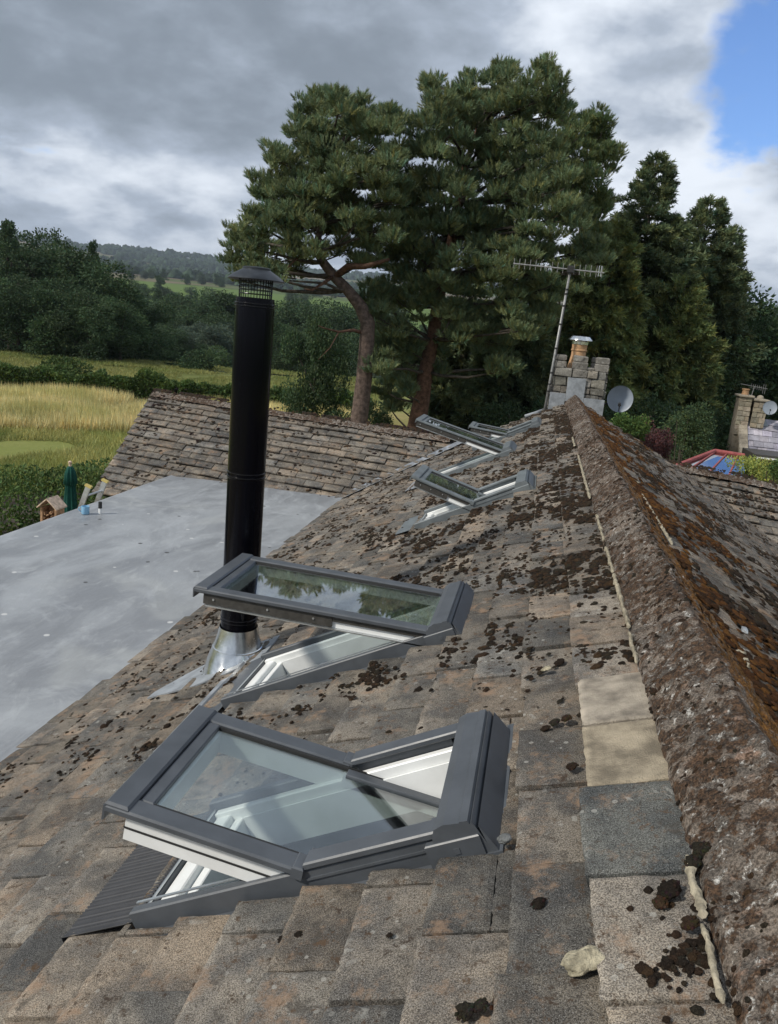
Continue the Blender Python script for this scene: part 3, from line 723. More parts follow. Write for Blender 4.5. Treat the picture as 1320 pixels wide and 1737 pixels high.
# conical steel flashing skirt, its foot cut to the slope
mb = MB(); n = 48; V = []; F = []
rings = [(.107, -.84, 0), (.118, -.90, 0), (.136, -.955, 0), (.140, -.958, 0), (.142, -.966, 0), (.166, -1.03, 0), (.19, 0, 1)]
for r, z, onroof in rings:
    for j in range(n):
        a = 2*math.pi*j/n; x = fx+r*math.cos(a); y = fy+r*1.05*math.sin(a)
        V.append((x, y, (x*sT/cT + .035) if onroof else min(z, 9) if z > x*sT/cT+.04 else x*sT/cT+.04))
for i in range(len(rings)-1):
    for j in range(n): m = (j+1) % n; F.append((i*n+j, i*n+m, (i+1)*n+m, (i+1)*n+j))
mb.add(V, F); mb.build('flashing_cone', M['steel'], flue, autosmooth=22)
mb = MB(); n = 16
pts = [(3.70, 2.26), (3.66, 2.48), (3.72, 2.80), (3.80, 2.79), (3.95, 2.66), (4.10, 2.50), (4.14, 2.10), (3.80, 2.08)]
ctr = (3.92, 2.33); V = [PL(*ctr, .040)]+[PL(u, s, .038) for u, s in pts]; V2 = [PL(u, s, .030) for u, s in pts]; k = len(pts)
mb.add(V+V2, [(0, i+1, (i+1) % k+1) for i in range(k)]+[(i+1, k+1+i, k+1+(i+1) % k, (i+1) % k+1) for i in range(k)])
mb.build('lead_skirt', M['leadpale'], flue)
# ------------------------------------------------------------------ flat roof, valley, wings
ZF = -1.649
mb = MB(); N = 60
V = []; F = []; prof = [(-5.99, -.20), (-5.985, -.03), (-5.97, -.004), (-5.94, .008), (-5.90, .006), (-5.85, 0), (-4.9, .0), (-4.0, .002), (-3.3, .004), (-3.0, .03)]
yy = np.linspace(-2, 11.14, N)
for y in yy:
    for x, z in prof: V.append((x, y, ZF+z+.003*mn.noise(Vector((x*1.1, y*1.1, 0)))))
k = len(prof)
for j in range(N-1):
    for i in range(k-1): F.append((j*k+i, j*k+i+1, (j+1)*k+i+1, (j+1)*k+i))
mb.add(V, F); o = mb.build('flat_roof', M['flat'], cottage, autosmooth=40); o['label'] = 'grey fibreglass flat roof with pale stains'
R0 = np.array([-7.38, 13.09, -.69]); R1 = np.array([-1.85, 12.775, -.845]); RU = (R1-R0); LW = np.linalg.norm(RU); RU /= LW
vd = np.array([.42, -2.39, -1.12]); vd /= np.linalg.norm(vd)
pd = np.array([0, -math.cos(R(25.15)), -math.sin(R(25.15))]); NW = np.array([0, -math.sin(R(25.15)), math.cos(R(25.15))])
def PW(u, s, h):
    f_ = min(1, max(0, u/LW*1.3)); d = vd*(1-f_)+pd*f_
    p = R0+RU*u+d*s+NW*(h + .02*mn.noise(Vector((u*.6, s*.6, 3)))); return tuple(p)
mb = MB()
tiles(mb, PW, -.02, 6.6, .10, 16, .182, .33, [], 21, lambda u, s: .055, lift=.03, jit=1.6, gain=1.02, tones=TONES[:1]*2+TONES, tilt=1.6,
      keep=lambda u, s: not (u-LW > -.2 - s*.2 + .4))
o = mb.build('wing_roof', M['tilewing'], cottage); o['label'] = 'tiled roof of the rear wing behind the flat roof'
mb = MB()
mb.add([PW(0, 0, -.015), PW(1.5, 0, -.015), PW(3.5, 0, -.015), PW(6.2, 0, -.015), PW(0, 3.0, -.015), PW(1.5, 3.0, -.015), PW(3.5, 3.0, -.015), PW(6.2, 3.0, -.015)], [(0, 4, 5, 1), (1, 5, 6, 2), (2, 6, 7, 3)])
b_ = [PW(0, 0, 0), PW(6.2, 0, 0)]; mb.add([b_[0], b_[1], (b_[1][0], b_[1][1]+3, b_[1][2]-1.4), (b_[0][0], b_[0][1]+3, b_[0][2]-1.4)], [(0, 1, 2, 3)])
mb.build('wing_underlay', M['felt'], cottage)
def angle_ridge(name, P, L, seed, parent, m, w_=.15, step=.03):
    n = int(L/step); V = []; F = []; T = []; k = 13
    for j in range(n+1):
        u = L*j/n; t = (u % .45)
        for i in range(k):
            q = -1+2*i/(k-1)
            x = q*w_; hh = .055 - abs(q)**1.3*w_*.50 + .014*mn.fractal(Vector((u*12, x*16, seed)), .8, 2, 4) - (.02 if t < .03 else 0)
            p = np.array(P(u, 0, 0)) + np.array([0, -x, 0]) + np.array([0, 0, hh]); V.append(tuple(p)); T.append((0, 0, 0))
    for j in range(n):
        for i in range(k-1): F.append((j*k+i, j*k+i+1, (j+1)*k+i+1, (j+1)*k+i))
    return link(name, npmesh(name, V, F, T, True), m, parent)
angle_ridge('ridge_tiles', PW, LW-.05, 5, cottage, M['ridge'])
sp = []
for i in range(9000):
    u = random.random()*5.6; s = random.random()**2.0*3.0-.12
    f_ = mn.fractal(Vector((u*2.2, s*3, 29.1)), .7, 2, 4)
    if random.random() > (.75 if s < .22 else .22)*(.55+f_*1.6): continue
    if s > .2 and u > .7 and random.random() < .5: continue
    r = random.uniform(.010, .028); h0 = .05 if s < .1 else .020+.03*(((s-.10)/.182) % 1)
    sp.append((PW(u, s, h0-.006), NW, r, r*.5, random.choice(MC+[(.03, .018, .018)]), random.uniform(.8, 1.6), random.random()*3))
moss('wing_moss', sp, cottage, label='dark moss along the rear wing ridge')
# lead valley between slope and wing
mb = MB(); V = []; F = []
v0_ = np.array(PL(11.04, 3.557, .03)); v1_ = np.array(PL(12.63, 1.90, .03))
e_ = (v1_-v0_); el = np.linalg.norm(e_); e_ /= el; dnv = np.cross(np.array(nL), e_); dnv /= np.linalg.norm(dnv)
if dnv[0] < 0: dnv = -dnv
for i in range(25):
    p = v0_-e_*.12+e_*(el+.2)*i/24
    for q, h in ((-.10, .055), (-.06, .012), (0, .006), (.06, .012), (.13+.03*mn.noise(Vector((i*.7, 0, 0))), .018)): V.append(tuple(p+dnv*q+np.array(nL)*h))
for i in range(24):
    for k in range(4): F.append((i*5+k, i*5+k+1, i*5+k+6, i*5+k+5))
mb.add(V, F); mb.build('valley_lead', M['lead'], cottage, True)
# right-hand wing
RR0 = np.array([1.55, 13.42, -.93]); RR1 = np.array([6.8, 13.38, -1.30]); RRU = RR1-RR0; LR = np.linalg.norm(RRU); RRU /= LR
aw = R(31); pdR = np.array([0, -math.cos(aw), -math.sin(aw)]); NR = np.array([0, -math.sin(aw), math.cos(aw)])
def PWR(u, s, h): return tuple(RR0+RRU*u+pdR*s+NR*(h+.02*mn.noise(Vector((u*.7, s*.7, 13)))))
mb = MB()
tiles(mb, PWR, 0, LR, .10, 17, .182, .36, [], 31, lambda u, s: .06, lift=.036, jit=2.0, gain=1.0, tilt=1.8)
o = mb.build('wing_roof', M['tilewing'], cottage); o['label'] = 'tiled roof of the wing on the shaded side'
mb = MB(); mb.add([PWR(0, 0, -.015), PWR(LR, 0, -.015), PWR(LR, 3.2, -.015), PWR(0, 3.2, -.015), (RR1[0], 16.2, RR1[2]-1.6), (RR0[0], 16.2, RR0[2]-1.6)], [(0, 3, 2, 1), (0, 1, 4, 5)]); mb.build('wing_underlay', M['felt'], cottage)
angle_ridge('ridge_tiles', PWR, LR, 15, cottage, M['ridge'])
sp = []
for i in range(7000):
    u = random.random()*3.6; s = random.random()**1.3*3.0-.12
    edge = ((s-.10)/.182) % 1
    f_ = mn.fractal(Vector((u*2.2, s*3, 39.1)), .7, 2, 4)
    if random.random() > (.8 if s < .15 else .40 if edge > .8 or edge < .1 else .13)*(.6+f_*1.5): continue
    r = random.uniform(.012, .03); h0 = .05 if s < .1 else .022+.036*edge
    sp.append((PWR(u, s, h0-.006), NR, r, r*.5, random.choice(MC), random.uniform(.8, 1.6), random.random()*3))
moss('wing_moss', sp, cottage, label='dark moss on the wing beyond the ridge')
# walls
mb = MB()
mb.box((-3.02, -1.3, -4.75), (3.05, 12.9, -1.80)); mb.add([(-3.0, 12.95, -1.7), (3.0, 12.95, -1.8), (0, 12.95, -.06)], [(0, 1, 2)]); mb.add([(-3.0, -1.35, -1.7), (3.0, -1.35, -1.8), (0, -1.35, -.06)], [(0, 1, 2)])
mb.box((-5.85, -1.9, -4.75), (-3.05, 10.9, ZF-.16))
mb.box((-7.0, 11.0, -4.75), (-3.05, 15.2, -2.3)); mb.add([(-7.15, 10.9, -2.0), (-7.3, 15.6, -2.1), (-7.3, 13.09, -.76)], [(0, 1, 2)])
mb.box((3.08, 11.2, -4.75), (6.7, 15.6, -2.4))
mb.build('wall', M['stone'], cottage)
# ------------------------------------------------------------------ chimney on the far gable
def block_wall(mb, x0, x1, y, z0, z1, rs, rowh=.125, depth=.03, axis='x', mask=None):
    z = z0
    while z < z1-.02:
        h = min(rowh*rs.uniform(.85, 1.2), z1-z); x = x0
        while x < x1-.02:
            wd = min(rs.uniform(.12, .30), x1-x)
            if x1-x-wd < .07: wd = x1-x
            g = rs.uniform(.7, 1.25); c = (g*rs.uniform(.95, 1.05), g, g*rs.uniform(.92, 1.03)); e = .006; d = depth*rs.uniform(.6, 1.2)
            if mask is None or mask(x+wd/2, z+h/2):
                if axis == 'x': mb.box((x+e, y-d, z+e), (x+wd-e, y+.02, z+h-e), tint=c, ch=.010)
                else: mb.box((y-(d if depth > 0 else -.02), x+e, z+e) if depth > 0 else (y-.02, x+e, z+e), (y+.02, x+wd-e, z+h-e) if depth > 0 else (y-d, x+wd-e, z+h-e), tint=c, ch=.014)
                mb.v[-1] = mb.v[-1] + np.random.default_rng(abs(int(x*999))+abs(int(z*777))).uniform(-.007, .007, mb.v[-1].shape)
            x += wd
        z += h
rs = random.Random(4)
cx0, cx1, cy0, cy1, cb, ct = -.385, .43, 13.0, 13.62, -.55, .50
mb = MB(); mb.box((cx0+.01, cy0+.01, cb), (cx1-.01, cy1-.01, ct), tint=(.7, .7, .7))
block_wall(mb, cx0, cx1, cy0, cb, ct, rs); block_wall(mb, cy0, cy1, cx0, cb, ct, rs, axis='y'); block_wall(mb, cy0, cy1, cx1, cb, ct, rs, axis='y', depth=-.03)
for (a, b, c, d, h) in ((cx0-.01, -.24, cy0-.02, cy0+.17, .20), (-.115, .12, cy0-.02, cy0+.16, .21), (.235, cx1+.02, cy0-.02, cy0+.18, .21), (cx0-.01, -.2, cy1-.17, cy1, .19), (.2, cx1+.02, cy1-.17, cy1, .2), (-.1, .1, cy1-.15, cy1, .19), (cx0-.01, -.22, cy0+.2, cy0+.4, .05), (.02, .235, cy0-.01, cy0+.15, .08)):
    mb.box((a, c, ct-.01), (b, d, ct+h*.52), tint=(rs.uniform(.8, 1.2),)*3, ch=.012)
    if h > .1: mb.box((a+.005, c+.004, ct+h*.53), (b-.004, d-.004, ct+h), tint=(rs.uniform(.8, 1.2),)*3, ch=.014)
mb.v = [q_ + np.random.default_rng(i_).uniform(-.006, .006, q_.shape) if i_ else q_ for i_, q_ in enumerate(mb.v)]
chim = mb.build('chimney', M['stone'], cottage); chim['label'] = 'stone chimney with a battlement top on the far gable'
mb = MB(); pc = (-.035, 13.30, ct)
mb.lathe([(.155, -.02), (.150, .02), (.118, .20), (.115, .27), (.128, .285), (.128, .30), (.118, .31), (.124, .40), (.10, .40), (.10, -.02)], pc, 28)
mb.build('chimney_pot', M['terracotta'], chim, autosmooth=35)
mb = MB(); mb.lathe([(.13, .385), (.132, .43), (.165, .445), (.190, .452), (.186, .462), (.150, .505), (.142, .512), (.0001, .52)], pc, 28)
mb.build('pot_cap', M['steel'], chim, autosmooth=30)
def flatbox(a, b, c, d, y): mb = MB(); mb.box((a, y-.052, c), (b, y-.040, d), ch=.002); mb.build('lead_flashing', M['leadpale'], chim)
flatbox(-.155, .13, -.02, .36, cy0); flatbox(cx0-.02, -.16, -.26, .10, cy0); flatbox(.135, cx1+.03, -.30, .06, cy0)
mb = MB()
mb.tube([(-.44, 13.1, -.20), (-.60, 12.97, -.27), (-.75, 12.9, -.33)], .03, 8); mb.build('flashing_roll', M['leadpale'], chim, True)
# ------------------------------------------------------------------ things on and beside the roof
def roofpt(px, py, h=.04):
    d = at(px, py, 1.0)-CAM; n_ = np.array(nL); t = (h-CAM @ n_)/(d @ n_); return CAM+d*t
def rock(name, p, size, m, label, cat, seed, nrm=nL, tint=None):
    import bmesh
    bm = bmesh.new(); bmesh.ops.create_icosphere(bm, subdivisions=4, radius=1)
    for v in bm.verts:
        c = v.co.copy(); k = 1+.35*mn.noise(c*1.2+Vector((seed, 0, 0)))+.14*mn.noise(c*3.2+Vector((seed, 2, 0)))+.06*mn.noise(c*8)
        v.co = Vector((c.x*size[0]*k, c.y*size[1]*k, c.z*size[2]*k))
    me = bpy.data.meshes.new(name); bm.to_mesh(me); bm.free(); me.polygons.foreach_set('use_smooth', [True]*len(me.polygons))
    o = bpy.data.objects.new(name, me); COL.objects.link(o); me.materials.append(m); o.location = p
    o.rotation_euler = (0, -TH if nrm is nL else 0, 0)
    return tag(o, label, cat)
M['rock'] = mat('pale_yellow_stone', (.37, .33, .235), .9, 0, .3, .45, 45, 1.0, 160)
M['pebble'] = mat('grey_pebble', (.12, .125, .125), .85, 0, .3, .3, 40, .6, 150)
o = rock('stone', roofpt(992, 1628, .042), (.037, .025, .010), M['rock'], 'pale yellow stone fragment lying loose on a tile near the ridge', 'stone', 3.1)
o.rotation_euler = (0, -TH, .25)
rock('pebble', roofpt(855, 1422, .045), (.016, .013, .009), M['pebble'], 'small grey pebble beside the hood of the nearest skylight', 'pebble', 7.7)
rock('stone_chip', roofpt(927, 1134, .045), (.017, .012, .006), M['rock'], 'small pale stone chip on mossy tiles above the cream tiles', 'stone chip', 1.7)
rock('stone_chip', np.array(PR(2.95, .30, .075)), (.012, .03, .008), M['leadpale'], 'white fleck of debris in the moss beyond the ridge', 'stone chip', 5.2, nrm=None)
# TV aerial strapped to the chimney
ant = thing('tv_aerial', (-.43, 12.98, -.2), 'tall grey pole with a long many-pronged TV aerial, strapped to the stone chimney', 'aerial')
p0 = Vector((-.455, 12.97, -.28)); p1 = Vector((-.356, 13.0, 2.0))
mb = MB(); mb.tube([p0, p0.lerp(p1, .28), p1], [.023, .021, .018], 12); mb.build('mast', M['pole'], ant, True)
for f_ in (.17, .22, .30, .47, .635, .76, .84, .87): p = p0.lerp(p1, f_); mb = MB(); mb.tube([p-Vector((0, 0, .012)), p+Vector((0, 0, .012))], .026, 12); mb.build('strap', M['rubber'], ant)
mb = MB(); mb.tube([p0.lerp(p1, .12)+Vector((.04, -.02, 0)), p0.lerp(p1, .3)+Vector((.03, -.02, 0)), p0.lerp(p1, .78)+Vector((.02, -.02, 0))], .006, 6); mb.build('cable', M['rubber'], ant)
mb = MB(); mb.box((p1.x-.05, p1.y-.05, p1.z-.05), (p1.x+.05, p1.y+.04, p1.z+.06), ch=.01)
mb.build('clamp', M['rubber'], ant)
b0 = Vector(at(871, 447, 13.0)); b1 = Vector(at(1025, 463, 13.0)); mb = MB(); mb.tube([b0, b1], .011, 8); mb.build('boom', M['pole'], ant)
for k in range(17):
    p = b0.lerp(b1, .008+k*.0605); h = .085 if k < 13 else .095
    mb = MB(); mb.tube([p-Vector((0, 0, h*.8)), p+Vector((0, 0, h))], .0045, 6); mb.build('prong', M['pole'], ant)
mb = MB(); pa, pb = b0.lerp(b1, .94), b0.lerp(b1, .965); mb.tube([pa+Vector((0, 0, -.06)), pa+Vector((0, 0, .1)), pb+Vector((0, 0, .1)), pb+Vector((0, 0, -.06))], .006, 6); mb.build('dipole', M['alu'], ant)
def sat_dish(c, r, facing, label, arm_to, name='satellite_dish'):
    c = Vector(c); root = thing(name, tuple(arm_to), label, 'satellite dish')
    f_ = Vector(facing).normalized(); q = f_.to_track_quat('Z', 'Y'); mb = MB(); V = []; F = []; n = 36; rr = [0.02, .3, .6, .85, .97, 1.0]
    for e, k in enumerate(rr):
        for j in range(n): a = 2*math.pi*j/n; V.append(tuple(c+q @ Vector((k*r*math.cos(a), k*r*1.06*math.sin(a), .16*r*k*k+(.02*r if e == 5 else 0)))))
    for e in range(5):
        for j in range(n): m = (j+1) % n; F.append((e*n+j, e*n+m, (e+1)*n+m, (e+1)*n+j))
    F.append(tuple(range(n)))
    V += [tuple(Vector(v)-f_*.012) for v in V]; k = 6*n
    F += [tuple(reversed([i+k for i in g])) for g in F[:]]
    for j in range(n): m = (j+1) % n; F.append((5*n+j, 5*n+m, k+5*n+m, k+5*n+j))
    mb.add(V, F); mb.build('reflector', M['dish'], root, autosmooth=50)
    mb = MB(); mb.tube([c-f_*.01, c-f_*.12, Vector(arm_to)], .018, 8); mb.build('bracket', M['rubber'], root)
    lo = c+q @ Vector((.05*r, -1.0*r, 0)); tip = c+q @ Vector((0, -.55*r, 1.15*r)); mb = MB(); mb.tube([lo, tip], .009, 6); mb.build('receiver_arm', M['rubber'], root); mb = MB(); mb.tube([tip, tip+(c-tip).normalized()*.06], .025, 10); mb.build('receiver', M['rubber'], root)
    return root
sat_dish(at(1052, 677, 13.3), .205, (-.08, -1, .12), 'grey satellite dish fixed beside the battlemented chimney', (.45, 13.35, -.05))
# mug, tube, ladder, insect house, parasol by the edge of the flat roof
mp = at(145, 879, 8.30); mp[2] = ZF+.002; mg = thing('mug', mp, 'small light blue enamel mug left at the edge of the flat roof', 'mug')
mb = MB(); mb.lathe([(.0001, .004), (.042, .004), (.046, .01), (.048, .10), (.044, .10), (.042, .012), (.0001, .012)], mp, 24); mb.build('cup', M['mug'], mg, autosmooth=40)
mb = MB(); mb.tube([(mp[0]-.046, mp[1]-.01, mp[2]+.083), (mp[0]-.078, mp[1]-.012, mp[2]+.075), (mp[0]-.082, mp[1]-.012, mp[2]+.045), (mp[0]-.047, mp[1]-.01, mp[2]+.025)], .006, 8); mb.build('handle', M['mug'], mg, True)
tp = at(170, 873, 8.40); tp[2] = ZF+.002; tb = thing('tube', tp, 'short upright tube, black above and white below, standing beside the ladder head', 'tube')
mb = MB(); mb.lathe([(.0001, 0), (.020, 0), (.020, .07), (.0001, .07)], tp, 14); mb.build('body', M['white'], tb)
mb = MB(); mb.lathe([(.018, .07), (.023, .071), (.021, .15), (.0001, .155)], tp, 14); mb.build('cap', M['rubber'], tb)
lad = thing('ladder', (-6.6, 8.8, -4.6), 'aluminium ladder with yellow tips leaning against the flat roof edge', 'ladder')
# stiles lean from the ground toward the eaves
q1 = Vector(at(150, 826, 9.05)); q2 = Vector(at(178, 817, 9.45)); foot = Vector((-.95, -.25, -2.9))
for p in (q1, q2):
    b = p+foot; d_ = (p-b).normalized(); sx = (q2-q1).normalized(); up_ = sx.cross(d_).normalized()
    mb = MB(); V = []
    for e in (b, p):
        for (i, j) in ((-1, -1), (1, -1), (1, 1), (-1, 1)): V.append(tuple(e+sx*.013*i+up_*.034*j))
    mb.hexa(V); mb.build('stile', M['alu'], lad)
    mb = MB(); V = []
    for e in (p-d_*.002, p+d_*.028):
        for (i, j) in ((-1, -1), (1, -1), (1, 1), (-1, 1)): V.append(tuple(e+sx*.021*i+up_*.046*j))
    mb.hexa(V); mb.build('end_cap', M['yellow'], lad)
for k in range(9):
    f_ = Vector(foot)*(.045+k*.115); mb = MB(); mb.tube([q1+f_, q2+f_], .015, 8); mb.build('rung', M['alu'], lad)
# insect house on its post
ih = at(86, 872, 8.75); ih[2] = -2.16
hs = thing('insect_house', (ih[0], ih[1], -4.6), 'small wooden insect house with a sloping pale roof on a post beyond the flat roof', 'insect house')
mb = MB(); X0, Y0, Z0 = ih; Z0 += .06
mb.box((X0-.10, Y0-.07, Z0), (X0-.07, Y0+.10, Z0+.34)); mb.box((X0+.10, Y0-.07, Z0), (X0+.13, Y0+.10, Z0+.36)); mb.box((X0-.07, Y0-.07, Z0), (X0+.10, Y0+.10, Z0+.02)); mb.box((X0-.07, Y0+.08, Z0+.02), (X0+.10, Y0+.10, Z0+.40))
mb.box((X0-.07, Y0-.065, Z0+.16), (X0+.10, Y0+.08, Z0+.175)); mb.build('box', M['wood'], hs)
for sgn, x1 in ((-1, X0-.125), (1, X0+.15)):
    xr = X0+.015; V = [(xr, Y0-.11, Z0+.46), (xr, Y0+.13, Z0+.46), (x1, Y0+.13, Z0+.335), (x1, Y0-.11, Z0+.335)]
    mb = MB(); mb.hexa(V+[(a, b, c+.018) for a, b, c in V]); mb.build('roof_board', M['woodpale'], hs)
rr_ = random.Random(3)
mb = MB()
for k in range(46):
    x = X0-.06+.15*rr_.random(); z = Z0+.035+.27*rr_.random(); mb.tube([(x, Y0-.06, z), (x, Y0+.06, z)], rr_.uniform(.006, .012), 7, tint=(rr_.uniform(.5, 1.2),)*3)
mb.build('cane_filling', M['wood'], hs)
mb = MB(); mb.box((X0-.03, Y0-.0, -4.6), (X0+.05, Y0+.07, Z0)); mb.build('post', M['wood'], hs)
pp = at(119, 790, 10.4); pr_ = thing('parasol', (pp[0], pp[1], -4.6), 'closed dark green garden parasol standing beyond the flat roof', 'parasol')
ztop = pp[2]; mb = MB(); n = 40; V = []; F = []
prof = [(.012, 0), (.045, -.03), (.065, -.10), (.088, -.28), (.070, -.285), (.062, -.30), (.085, -.6), (.108, -1.0), (.118, -1.3), (.105, -1.5), (.06, -1.55)]
for r, z in prof:
    for j in range(n): a = 2*math.pi*j/n; k = 1+(.24 if z < -.05 else .08)*math.cos(a*8+z*1.5)+.08*math.sin(a*3+z*2); V.append((pp[0]+r*k*math.cos(a), pp[1]+r*k*math.sin(a), ztop+z))
for i in range(len(prof)-1):
    for j in range(n): m = (j+1) % n; F.append((i*n+j, i*n+m, (i+1)*n+m, (i+1)*n+j))
mb.add(V, F); mb.build('canopy', M['parasol'], pr_, True)
mb = MB(); mb.tube([(pp[0], pp[1], -4.6), (pp[0], pp[1], ztop+.05)], .02, 10); mb.lathe([(.0001, .03), (.025, .035), (.03, .06), (.0001, .08)], (pp[0], pp[1], ztop), 12); mb.build('pole', M['woodpale'], pr_)
mb = MB(); mb.lathe([(.25, 0), (.25, .06), (.05, .09), (.05, .25), (.0001, .25)], (pp[0], pp[1], -4.6), 24); mb.build('base', M['cap'], pr_)
# ================================================================== LAND
GZ = -4.6
PD = [0, 70, 100, 140, 250, 420, 600, 1000, 1500, 2400, 3300, 4200, 8000]; PH = [GZ, GZ, -6.2, -11, -9, -2, 9, 27, 46, 104, 186, 178, 100]
def hgt(x, y):
    d = math.hypot(x, y); az = math.atan2(x, y)
    h = np.interp(d, PD, PH)
    if d > 150: h += min(1, (d-150)/800)*(d*.0045*mn.noise(Vector((x/700, y/700, 2)))+d*.0018*mn.noise(Vector((x/210, y/210, 5))))
    if y < 0: h = min(h, GZ+max(0, d-200)*.01)
    if d < 150: h += .12*mn.noise(Vector((x/9, y/9, 1)))*min(1, d/30)
    return float(h)
rad = [2, 6, 12, 18, 24, 30, 38, 46, 55, 65, 75, 88, 104, 125, 150, 190, 240, 310, 400, 500, 620, 760, 920, 1100, 1300, 1550, 1850, 2150, 2450, 2750, 3000, 3200, 3400, 3700, 4200, 5200, 7500]
na = 200; V = [(0, 0, GZ)]
for r in rad:
    for k in range(na): a = 2*math.pi*k/na; x, y = r*math.sin(a), r*math.cos(a); V.append((x, y, hgt(x, y)))
F3 = [(0, 1+(k+1) % na, 1+k) for k in range(na)]
F4 = [(1+i*na+k, 1+i*na+(k+1) % na, 1+(i+1)*na+(k+1) % na, 1+(i+1)*na+k) for i in range(len(rad)-1) for k in range(na)]
def groundmat():
    m = bpy.data.materials.new('fields'); m.use_nodes = True; t = NT(m.node_tree); b = m.node_tree.nodes['Principled BSDF']; b.inputs['Roughness'].default_value = .95; b.inputs['Specular IOR Level'].default_value = .1
    O = t.n('ShaderNodeTexCoord').outputs['Object']; sp_ = t.n('ShaderNodeSeparateXYZ'); t.l(O, sp_.inputs[0])
    flat = t.n('ShaderNodeCombineXYZ'); t.l(sp_.outputs[0], flat.inputs[0]); t.l(sp_.outputs[1], flat.inputs[1]); Q = flat.outputs[0]
    dist = t.vm('LENGTH', Q).outputs['Value']
    n1 = t.noise(Q, .16, 6, .6, .5); n2 = t.noise(Q, 2.2, 6, .7); n3 = t.noise(Q, .045, 4)
    near = t.mix(t.ramp(n1, .38, .62), (.22, .20, .075), (.30, .25, .11))
    near = t.mix(t.m('MULTIPLY', t.ramp(n2, .45, .7), .4), near, (.12, .13, .035))
    band = t.m('MULTIPLY', t.ramp(dist, 28.5, 30), t.m('SUBTRACT', 1.0, t.ramp(dist, 34, 36)))
    near = t.mix(t.m('MULTIPLY', band, .7), near, (.17, .21, .055))
    green = t.mix(t.ramp(n1, .35, .65), (.12, .145, .042), (.20, .205, .07)); green = t.mix(t.m('MULTIPLY', t.ramp(n2, .4, .65), .45), green, (.25, .23, .10)); green = t.mix(t.m('MULTIPLY', t.ramp(n3, .5, .62), .5), green, (.10, .125, .035))
    c = t.mix(t.ramp(dist, 50, 53), near, green)
    c = t.mix(t.ramp(dist, 80, 92), c, (.045, .06, .022))
    # farmland: patches of green and tan fields
    vo = t.n('ShaderNodeTexVoronoi'); vo.inputs['Scale'].default_value = .0042; t.l(t.vm('ADD', Q, None).outputs[0], vo.inputs['Vector'])
    vs = t.n('ShaderNodeSeparateColor'); t.l(vo.outputs['Color'], vs.inputs[0])
    farm = t.mix(t.ramp(vs.outputs[0], .34, .36, False), (.075, .105, .035), (.16, .13, .085)); farm = t.mix(t.m('MULTIPLY', t.ramp(vs.outputs[1], .5, .52), .5), farm, (.10, .11, .05))
    farm = t.mix(t.ramp(dist, 860, 900), (.10, .15, .038), farm)
    c = t.mix(t.ramp(dist, 240, 300), c, farm)
    t.l(c, b.inputs['Base Color'])
    bn = t.n('ShaderNodeBump'); bn.inputs['Strength'].default_value = .6; bn.inputs['Distance'].default_value = .12; t.l(n2, bn.inputs['Height']); t.l(bn.outputs[0], b.inputs['Normal'])
    return m
tag(link('ground', npmesh('ground', V, [F4, F3], None, True), groundmat()), kind='structure')
def g(px, py, z=GZ):
    d = at(px, py, 1.0)-CAM; return CAM+d*((z-CAM[2])/d[2])
# ------------------------------------------------------------------ foliage templates
def inst(TV, TF, pos, axis, scale, tint, roll=None):
    """place template (z = axis) N times -> V, F, tint"""
    n = len(pos); axis = axis/np.linalg.norm(axis, axis=1, keepdims=True)
    rnd = rng.standard_normal((n, 3)); b = np.cross(axis, rnd); b /= np.linalg.norm(b, axis=1, keepdims=True)+1e-9; c = np.cross(axis, b)
    sc_ = np.asarray(scale).reshape(-1, 1, 1)*np.ones((n, 1, 1))
    V = pos[:, None]+sc_*(TV[None, :, 0:1]*b[:, None]+TV[None, :, 1:2]*c[:, None]+TV[None, :, 2:3]*axis[:, None])
    F = (TF[None]+(np.arange(n)*len(TV))[:, None, None]).reshape(-1, TF.shape[1])
    T = np.repeat(tint, len(TV), axis=0)
    return V.reshape(-1, 3), F, T
def shoot_template(n=22, ang=.75, ln=.5, wd=.085, seed=1, spread=1.0):
    r_ = np.random.default_rng(seed); V = []; F = []
    for i in range(n):
        z = spread*i/n; a = i*2.4; el = ang*(1-.45*i/n); d = np.array([math.cos(a)*math.sin(el), math.sin(a)*math.sin(el), math.cos(el)])
        s = np.cross(d, r_.standard_normal(3)); s /= np.linalg.norm(s); b = np.array([0, 0, z]); k = len(V); l_ = ln*r_.uniform(.8, 1.15)
        V += [b-s*wd/2, b+s*wd/2, b+d*l_]; F.append((k, k+1, k+2))
    return np.array(V), np.array(F)
SH, SHF = shoot_template(18, .70, .55, .11)
SP, SPF = shoot_template(11, 1.0, .55, .20, 5)
LQ = np.array([(-.5, 0, 0), (0, -.28, .12), (.5, 0, 0), (0, .28, .12)]); LQF = np.array([(0, 1, 2, 3)])
LQ[:, [0, 2]] = LQ[:, [2, 0]]
def unit(n):
    v = rng.standard_normal((n, 3)); return v/np.linalg.norm(v, axis=1, keepdims=True)
def tints(n, lo=.7, hi=1.3, warm=.12):
    k = rng.uniform(lo, hi, (n, 1)); w_ = 1+warm*rng.standard_normal((n, 1)); return np.clip(np.concatenate([k*w_, k, k*(2-w_)], 1), .05, 3)
def multi(name, parts, m, parent):
    V = []; F = []; T = []; o = 0
    for v, f_, t_ in parts: V.append(v); F.append(f_+o); T.append(t_); o += len(v)
    ks = {}
    for f_ in F: ks.setdefault(f_.shape[1], []).append(f_)
    return link(name, npmesh(name, np.concatenate(V), [np.concatenate(q) for q in ks.values()], np.concatenate(T)), m, parent)
